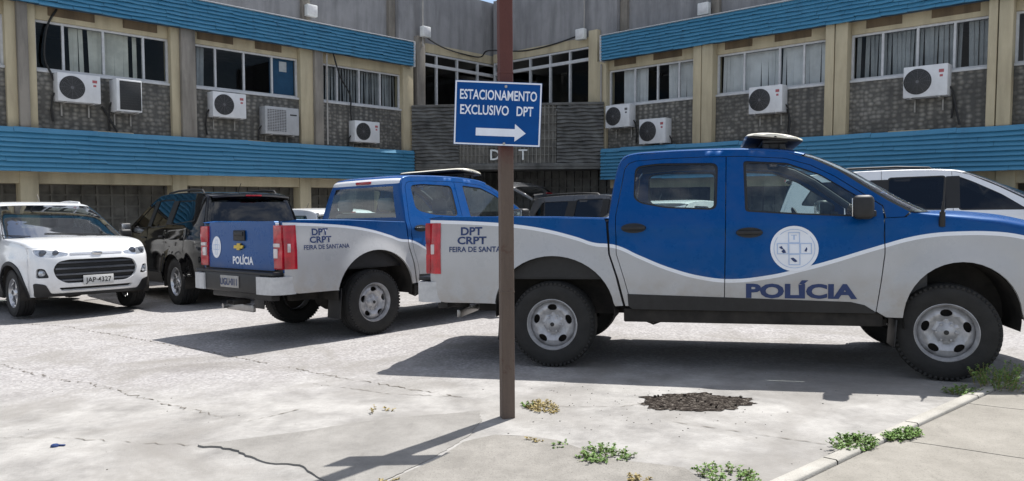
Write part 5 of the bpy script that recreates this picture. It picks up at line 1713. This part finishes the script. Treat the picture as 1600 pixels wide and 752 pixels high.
def compact_suv(paint, sz=1.0, **kw):
    """short tall hatchback with a big oval lower grille"""
    top = [(-.74, .50), (-.785, .72), (-.775, .95), (-.735, 1.12), (-.66, 1.34), (-.57, 1.545), (-.42, 1.600), (-.1, 1.632), (.4, 1.648), (.8, 1.640), (1.05, 1.612), (1.25, 1.560), (1.55, 1.408), (1.86, 1.215), (2.06, 1.098), (2.2, 1.072), (2.45, 1.055), (2.7, 1.030), (2.86, .998), (2.94, .955), (2.985, .87), (3.0, .74), (2.995, .50), (2.965, .34)]
    ecoF = dict(
        grille=rpoly([(-.56, .68), (-.50, .785), (-.36, .815), (.36, .815), (.50, .785), (.56, .68), (.52, .555), (.40, .480), (-.40, .480), (-.52, .555)], .05),
        holes=[rpoly([(-.45, .375), (.45, .375), (.49, .425), (-.49, .425)], .02)],
        lamp=rpoly([(.36, .893), (.50, .925), (.64, .948), (.742, .952), (.745, .905), (.70, .858), (.54, .842), (.38, .862)], .02),
        fog=rpoly([(.60, .565), (.74, .565), (.73, .70), (.65, .695)], .03), bars=4, bar_mat='lamp_dark',
        skirt=None, garnish=rpoly([(-.34, .872), (.34, .872), (.345, .898), (-.345, .898)], .008), badge=(0, .885), plate_z=.515)
    sp = dict(paint=paint, W=.885, WB=2.521, wr=.338, wd=.205, rim=.205, spokes=5, top=top, belt=[(-.8, 1.16), (0, 1.13), (1.0, 1.09), (2.1, 1.03), (3.0, .95)], taper=(2.25, -.3), ftap=.075, rtap=.10, tumble=.36, sill=.34, rb=.40, fb=.30,
              cuts=(2.02, 1.06, .34), wq=[[(-.52, 1.25), (.18, 1.20), (.22, 1.52), (-.34, 1.51)]], wr_=[[(.40, 1.17), (1.0, 1.14), (1.0, 1.56), (.42, 1.55)]], wf=[[(1.12, 1.13), (1.86, 1.11), (1.60, 1.30), (1.30, 1.46), (1.12, 1.545)]],
              rows_rear=[(-.74, .42, -.10, 0, 2.8), (-.775, .62, -.13, 0, 2.8), (-.783, .78, -.13, 0, 2.8), (-.775, .95, -.12, 0, 2.8), (-.735, 1.12, -.11, 0, 2.8), (-.66, 1.34, -.10, 0, 2.8), (-.57, 1.545, -.09, .01, 2.8)], rear_glass=(4.1, 5.75), gate_v=1.5,
              rows_roof=[(-.57, 1.545, -.09, .01, 2.8), (-.42, 1.600, -.06, .025, 2.8), (-.1, 1.632, -.02, .035, 3), (.4, 1.648, 0, .04, 3), (.8, 1.640, .03, .04, 3), (1.05, 1.612, .05, .036, 3), (1.18, 1.582, .075, .034, 2.9)],
              rows_ws=[(1.18, 1.582, .075, .034, 2.9), (1.35, 1.51, .09, .03, 2.8), (1.55, 1.408, .12, .026, 2.8), (1.72, 1.305, .15, .02, 2.8), (1.88, 1.205, .18, .014, 2.8), (2.04, 1.106, .21, .008, 2.8)],
              rows_hood=[(2.05, 1.10, .21, .012, 2.8), (2.2, 1.074, .23, .05, 2.7), (2.45, 1.055, .26, .06, 2.6), (2.7, 1.030, .28, .056, 2.6), (2.84, 1.002, .29, .035, 2.6), (2.91, .972, .29, .012, 2.6)],
              rows_front=[(2.915, .968, .29, .010, 2.6), (2.965, .915, .30, .006, 2.6), (2.992, .83, .315, 0, 2.6), (3.0, .70, .325, 0, 2.6), (2.998, .60, .33, 0, 2.6), (2.99, .48, .325, 0, 2.6), (2.975, .38, .31, 0, 2.6), (2.95, .30, .27, 0, 2.6)],
              front=ecoF, tail=rpoly([(.60, .92), (.80, .94), (.80, 1.14), (.62, 1.12)], .02), rplate_z=.80, glass='glass', rails=(-.3, 1.0), rail_z=1.62, rail_mat='frame_white', aerial=(.95, 1.665), arch_trim=True, black_mirror=True, spoiler=(-.70, 1.575))
    lm = sp['front']['lamp']
    sp.update(kw)
    if sz != 1.0:
        for k in ('top', 'belt', 'rows_rear', 'rows_roof', 'rows_ws', 'rows_hood', 'rows_front'):
            sp[k] = [(p[0], p[1] if p[1] < .7 else .7 + (p[1] - .7) * sz) + tuple(p[2:]) for p in sp[k]]
        for k in ('wq', 'wr_', 'wf'):
            sp[k] = [[(x, .7 + (z - .7) * sz) for x, z in w_] for w_ in sp[k]]
        for k in ('lamp', 'grille', 'fog', 'garnish'):
            sp['front'][k] = [(y, z if z < .7 else .7 + (z - .7) * sz) for y, z in sp['front'][k]]
        sp['tail'] = [(y, .7 + (z - .7) * sz) for y, z in sp['tail']]
        sp['rail_z'] = .7 + (sp['rail_z'] - .7) * sz
        sp['aerial'] = (sp['aerial'][0], .7 + (sp['aerial'][1] - .7) * sz)
        sp['spoiler'] = (sp['spoiler'][0], .7 + (sp['spoiler'][1] - .7) * sz)
    return sp

def large_suv(paint, **kw):
    top = [(-.93, .55), (-.98, .72), (-.985, .95), (-.96, 1.18), (-.86, 1.50), (-.77, 1.725), (-.62, 1.785), (-.2, 1.812), (.4, 1.822), (.9, 1.815), (1.2, 1.795), (1.42, 1.735), (1.75, 1.56), (2.05, 1.375), (2.24, 1.268), (2.4, 1.240), (2.75, 1.215), (3.1, 1.165), (3.32, 1.10), (3.43, 1.0), (3.46, .82), (3.455, .62), (3.43, .48)]
    F = dict(grille=rpoly([(-.55, .80), (.55, .80), (.58, 1.0), (-.58, 1.0)], .04), holes=[rpoly([(-.45, .55), (.45, .55), (.48, .66), (-.48, .66)], .02)],
             lamp=rpoly([(.60, .92), (.84, .94), (.86, 1.06), (.62, 1.02)], .03), fog=rpoly([(.64, .60), (.80, .61), (.80, .72), (.66, .71)], .03), bars=3, plate_z=.62)
    sp = dict(paint=paint, W=.945, WB=2.845, wr=.385, wd=.255, rim=.228, spokes=6, top=top, belt=[(-1, 1.26), (0, 1.23), (1.0, 1.21), (2.2, 1.18), (3.4, 1.10)], taper=(2.75, -.4), ftap=.17, rtap=.10, tumble=.40, sill=.44, rb=.52, fb=.45,
              cuts=(2.24, 1.22, .36), wq=[[(-.70, 1.36), (.20, 1.30), (.24, 1.70), (-.50, 1.69)]], wr_=[[(.42, 1.275), (1.15, 1.26), (1.15, 1.735), (.44, 1.73)]], wf=[[(1.28, 1.255), (2.06, 1.25), (1.78, 1.46), (1.46, 1.64), (1.28, 1.725)]],
              rows_rear=[(-.93, .50, -.12, 0, 3.2), (-.975, .64, -.15, 0, 3.2), (-.985, .80, -.14, 0, 3.2), (-.985, .95, -.12, 0, 3.2), (-.96, 1.18, -.11, 0, 3.2), (-.86, 1.50, -.10, 0, 3.2), (-.77, 1.725, -.09, .01, 3.2)], rear_glass=(4.12, 5.78), gate_v=2.2,
              rows_roof=[(-.77, 1.725, -.09, .01, 3.2), (-.62, 1.785, -.05, .02, 3.2), (-.2, 1.812, -.01, .028, 3.2), (.4, 1.822, 0, .03, 3.2), (.9, 1.815, .03, .03, 3.2), (1.2, 1.795, .05, .03, 3.1), (1.34, 1.763, .075, .028, 3)],
              rows_ws=[(1.34, 1.763, .075, .028, 3), (1.55, 1.67, .09, .026, 2.9), (1.75, 1.56, .12, .022, 2.8), (1.92, 1.456, .15, .018, 2.8), (2.08, 1.357, .18, .012, 2.8), (2.22, 1.279, .20, .006, 2.8)],
              rows_hood=[(2.23, 1.273, .20, .012, 2.8), (2.4, 1.240, .22, .05, 2.7), (2.75, 1.215, .25, .06, 2.6), (3.1, 1.165, .27, .058, 2.6), (3.30, 1.108, .28, .035, 2.6), (3.36, 1.07, .28, .012, 2.6)],
              rows_front=[(3.365, 1.065, .28, .010, 2.6), (3.43, 1.0, .29, .006, 2.6), (3.455, .90, .30, 0, 2.6), (3.46, .80, .31, 0, 2.6), (3.458, .70, .315, 0, 2.6), (3.45, .60, .31, 0, 2.6), (3.43, .52, .28, 0, 2.6), (3.41, .46, .25, 0, 2.6)],
              front=F, tail=rpoly([(.70, .90), (.875, .90), (.875, 1.22), (.72, 1.20)], .02), rplate_z=.86, glass='glass_dark', rails=(-.55, 1.05), rail_z=1.80, aerial=(-.4, 1.835), black_mirror=True, spoiler=(-.92, 1.755), black_bumper=True, black_pillars=[(1.14, 1.30, 1.285, 1.722), (.21, .44, 1.312, 1.70)])
    sp.update(kw)
    return sp

sp = compact_suv(M['white_paint'])
sp['front']['skirt'] = rpoly([(-.735, .305), (.735, .305), (.76, .50), (.64, .475), (.57, .345), (-.57, .345), (-.64, .475), (-.76, .50)], .03)
sp['front']['plate_text'] = 'JAP\u00b74327'
eco = build_car('compact_suv', sp)
put(eco, -8.40, 12.72, -0.716, -0.265)
tag(eco, 'white compact SUV facing forward at the left edge, with a black oval grille', 'car')

blk = build_car('large_suv', large_suv(M['black_paint']))
put(blk, -4.80, 12.60, 2.344, -0.240)
tag(blk, 'glossy black SUV seen from behind, between the white compact and the pickup tailgate', 'car')

wsuv = build_car('large_suv', large_suv(M['white_paint'], body_handles=True))
put(wsuv, 5.48, 11.81, -0.45)
wsuv.scale = (1.05, 1.05, 1.05)
tag(wsuv, 'white SUV with dark windows and roof rails behind the nearest pickup', 'car')
ssuv = build_car('large_suv', large_suv(M['silver_paint']))
put(ssuv, 7.4, 13.9, -0.45)
tag(ssuv, 'silver SUV almost hidden behind the white SUV at the right edge', 'car')

hat = build_car('hatchback', compact_suv(M['white_paint'], 0.90, rails=None, spoiler=(-.70, 1.575), arch_trim=False))
put(hat, 3.25, 14.05, -2.242)
tag(hat, 'white hatchback seen through the rear door window of the nearest pickup', 'car', 'white hatchbacks by the building')
hat2 = copy_tree(hat)
put(hat2, -3.75, 15.35, 2.36)
tag(hat2, 'white hatchback whose roof shows between the black SUV and the pickup cab', 'car', 'white hatchbacks by the building')

dsuv = build_car('large_suv', large_suv(M['grey_paint']))
for ch in list(dsuv.children):                      # its tailgate stands open
    if ch.name.startswith('tailgate') or ch.name.startswith('spoiler'):
        hinge = Vector((-.80, 0, 1.76))
        rot = Matrix.Rotation(R(100), 4, 'Y')
        ch.matrix_local = Matrix.Translation(hinge) @ rot @ Matrix.Translation(-hinge)
q = MB(); q.box((-.55, .10, .98), (.5, .75, .36), .01); bx = q.build('cargo_box', M['wood'], None)
put(dsuv, 1.6, 18.2, -0.62)
bx.matrix_world = Matrix.LocRotScale(dsuv.location, dsuv.rotation_euler, (1, 1, 1))
tag(bx, 'brown box standing in the open boot of the dark grey SUV', 'box')
tag(dsuv, 'dark grey SUV with its tailgate raised, under the balcony', 'car')

# ------------------------------------------------------------------ signpost
def build_sign():
    x, y = -0.03, 4.80
    z0 = gz(x, y)
    o = empty('sign_post', (x, y, z0 - 0.03), R(14))
    tag(o, 'rusty square steel post in front of the pickups, carrying the blue parking sign', 'post')
    b = MB()
    n = 40
    rows = []
    for i in range(n + 1):
        z = 3.4 * i / n
        e = 0.0015 * noise.noise(Vector((0, 0, z * 5)))
        h = 0.0425 + e
        lean = -0.022 * z / 3.4
        cs = [(h, -h + .006), (h - .006, -h), (-h + .006, -h), (-h, -h + .006), (-h, h - .006), (-h + .006, h), (h - .006, h), (h, h - .006)]
        rows.append([(a + lean, c_, z) for a, c_ in cs])
    b.grid(rows, None, True)
    b.build('post', M['post'], o, angle=25)
    b = MB()
    for z in (0.86, 2.26):
        b.box((0 - .022 * z / 3.4, 0, z), (0.089, 0.089, 0.012), 0.003)
    b.build('weld_bead', M['post'], o)
    # the sign plate bolted to the front of the post
    sw, sh = 0.545, 0.398
    c = Vector((-0.089, 4.70, 2.018))
    s = empty('parking_sign', c, 0.0)
    s.rotation_euler = (R(1.5), R(2.0), R(2))
    tag(s, 'blue rectangular sign with white lettering and a right arrow on the rusty post', 'sign')
    b = MB(); b.box((0, 0, 0), (sw, 0.004, sh), 0.0015)
    pl = b.build('plate', M['sign_blue'], s)
    b = MB()
    w_, h_ = sw / 2 - .002, sh / 2 - .002
    t = 0.009
    for (x0, x1, a0, a1) in ((-w_, w_, h_ - t, h_), (-w_, w_, -h_, -h_ + t), (-w_, -w_ + t, -h_ + t, h_ - t), (w_ - t, w_, -h_ + t, h_ - t)):
        b.box(((x0 + x1) / 2, -.0028, (a0 + a1) / 2), (x1 - x0, .0012, a1 - a0))
    b.build('border', M['sign_white'], s)
    mp = lambda cx, cz: (lambda a, b_, d: (cx + a, -.0024 + d, (cz + b_) * .94))
    decal('lettering', 'ESTACIONAMENTO', 0.090, mp(0.0, 0.118), M['sign_white'], s, 0.018, 0.605, lift=.001)
    decal('lettering', 'EXCLUSIVO', 0.088, mp(-0.085, 0.018), M['sign_white'], s, 0.018, 0.67, lift=.001)
    decal('lettering', 'DPT', 0.088, mp(0.168, 0.018), M['sign_white'], s, 0.018, 0.66, lift=.001)
    arrow = [(-.135, -.148), (.110, -.148), (.110, -.178), (.180, -.125), (.110, -.068), (.110, -.100), (-.135, -.100)]
    b = MB(); b.prism(arrow, -.0036, -.0022, lambda a, c_, d: (a, d, c_ + .008)); b.build('arrow', M['sign_white'], s)
    b = MB()
    for z in (.17, -.185):
        b.lathe([(0, -.012), (.006, -.012), (.009, -.009), (.009, -.002)], 10, 'Y', None, (.045, 0, z))
    b.box((.045, .03, .17), (.05, .055, .02)); b.box((.045, .03, -.185), (.05, .055, .02))
    b.build('bolt', M['bolt'], s)
build_sign()

# ------------------------------------------------------------------ weeds and litter
def weed(x, y, lift, rad, ht, n, label, mat='leaf', leafy=1.0, sq=1.0):
    lv = MB()
    lv.mi(M[mat])
    st = lv
    for i in range(n):
        a = rnd.uniform(0, 6.283)
        r0 = rad * math.sqrt(rnd.random())
        bx_, by_ = r0 * math.cos(a), r0 * math.sin(a) * sq
        hh = ht * rnd.uniform(.35, 1.0) * (1 - .5 * r0 / rad)
        dx, dy = rnd.uniform(-.5, .5) * hh + bx_ * .4, rnd.uniform(-.5, .5) * hh + by_ * .4
        P = [(bx_, by_, -.01), (bx_ + dx * .4, by_ + dy * .4, hh * .6), (bx_ + dx, by_ + dy, hh)]
        st.tube(P, [.0016, .0012, .0006], 4, M['leaf_dry'], caps=False)
        k = int((10 + hh * 150) * leafy)
        for q in range(max(3, k)):
            t = rnd.uniform(.15, 1.0)
            p = Vector(P[0]).lerp(Vector(P[1]), t * 2) if t < .5 else Vector(P[1]).lerp(Vector(P[2]), t * 2 - 1)
            L = rnd.uniform(.009, .021)
            u = Vector((rnd.uniform(-1, 1), rnd.uniform(-1, 1), rnd.uniform(-.1, .8))).normalized()
            v = u.cross(Vector((rnd.uniform(-.4, .4), rnd.uniform(-.4, .4), 1))).normalized() * L * rnd.uniform(.28, .48)
            tip = p + u * L + Vector((0, 0, -.2 * L))
            mid = p + u * L * .5 + Vector((0, 0, .1 * L))
            lv.face([p, mid + v, tip], M[mat]); lv.face([p, tip, mid - v], M[mat])
    o = lv.build('weed', M[mat], None, smooth=False, fix=False)
    o.location = (x, y, gz(x, y) + lift)
    o.rotation_euler = (0, 0, rnd.uniform(0, 6))
    tag(o, label, 'weed', 'weeds growing from cracks')
weed(3.57, 5.33, .02, .19, .24, 75, 'tallest weed clump, beside the front wheel of the nearest pickup')
weed(3.20, 5.20, .0, .10, .09, 40, 'small weed clump just in front of the front tyre')
weed(1.88, 4.03, .02, .13, .06, 120, 'low leafy weed mat on the kerb strip', sq=.7)
weed(2.23, 4.17, .02, .14, .045, 110, 'low weed mat on the pavement side of the kerb', sq=.45)
weed(0.49, 3.96, .0, .13, .07, 75, 'green weed clump on the bright concrete right of the post')
weed(0.21, 5.03, .0, .14, .03, 90, 'yellow dry grass tuft behind the post', 'leaf_dry', .8, .6)
weed(0.10, 5.06, .0, .04, .045, 12, 'small green sprig beside the dry grass behind the post')
weed(0.14, 4.26, .0, .05, .05, 7, 'sparse sprig just right of the post base', 'leaf_dry')
weed(0.27, 4.16, .0, .06, .035, 9, 'tiny green sprig between the post and the big clump')
weed(1.05, 3.60, .0, .13, .06, 50, 'weed clump at the bottom edge by the kerb end')
weed(0.62, 3.58, .0, .05, .04, 16, 'thin sprig at the bottom edge left of the kerb end', 'leaf_dry')
weed(-0.90, 4.98, .0, .08, .045, 7, 'thin brownish sprig behind the raised grey slab', 'leaf_dry')
weed(-0.60, 3.58, .0, .06, .03, 8, 'small tuft at the bottom edge below the slab', 'leaf_dry')
b = MB(); b.lathe([(0, .012), (.018, .012), (.022, .006), (.023, 0)], 16, 'Z'); b.box((.03, .01, .004), (.05, .014, .008), .002)
o = b.build('bottle_cap', M['navy'], None); o.location = (-2.70, 4.31, gz(-2.7, 4.31) + .002)
tag(o, 'small dark blue cap lying on the pale concrete at lower left', 'litter')

# ------------------------------------------------------------------ grit on the concrete
b = MB()
for i in range(240):
    x, y = rnd.uniform(-4.2, 3.2), rnd.uniform(3.4, 7.2)
    if rnd.random() < .5:
        x, y = rnd.gauss(0.9, .5), rnd.gauss(5.05, .35)
    sz = rnd.uniform(.002, .006)
    b.box((x, y, gz(x, y) + sz * .2), (sz * 1.6, sz * 1.2, sz), 0, Matrix.Rotation(rnd.uniform(0, 3), 4, 'Z') @ Matrix.Rotation(rnd.uniform(-.4, .4), 4, 'X'))
o = b.build('loose_grit', M['pad_rough'], None, smooth=False)
tag(o, 'loose grit scattered over the pale concrete', 'grit', None, 'stuff')
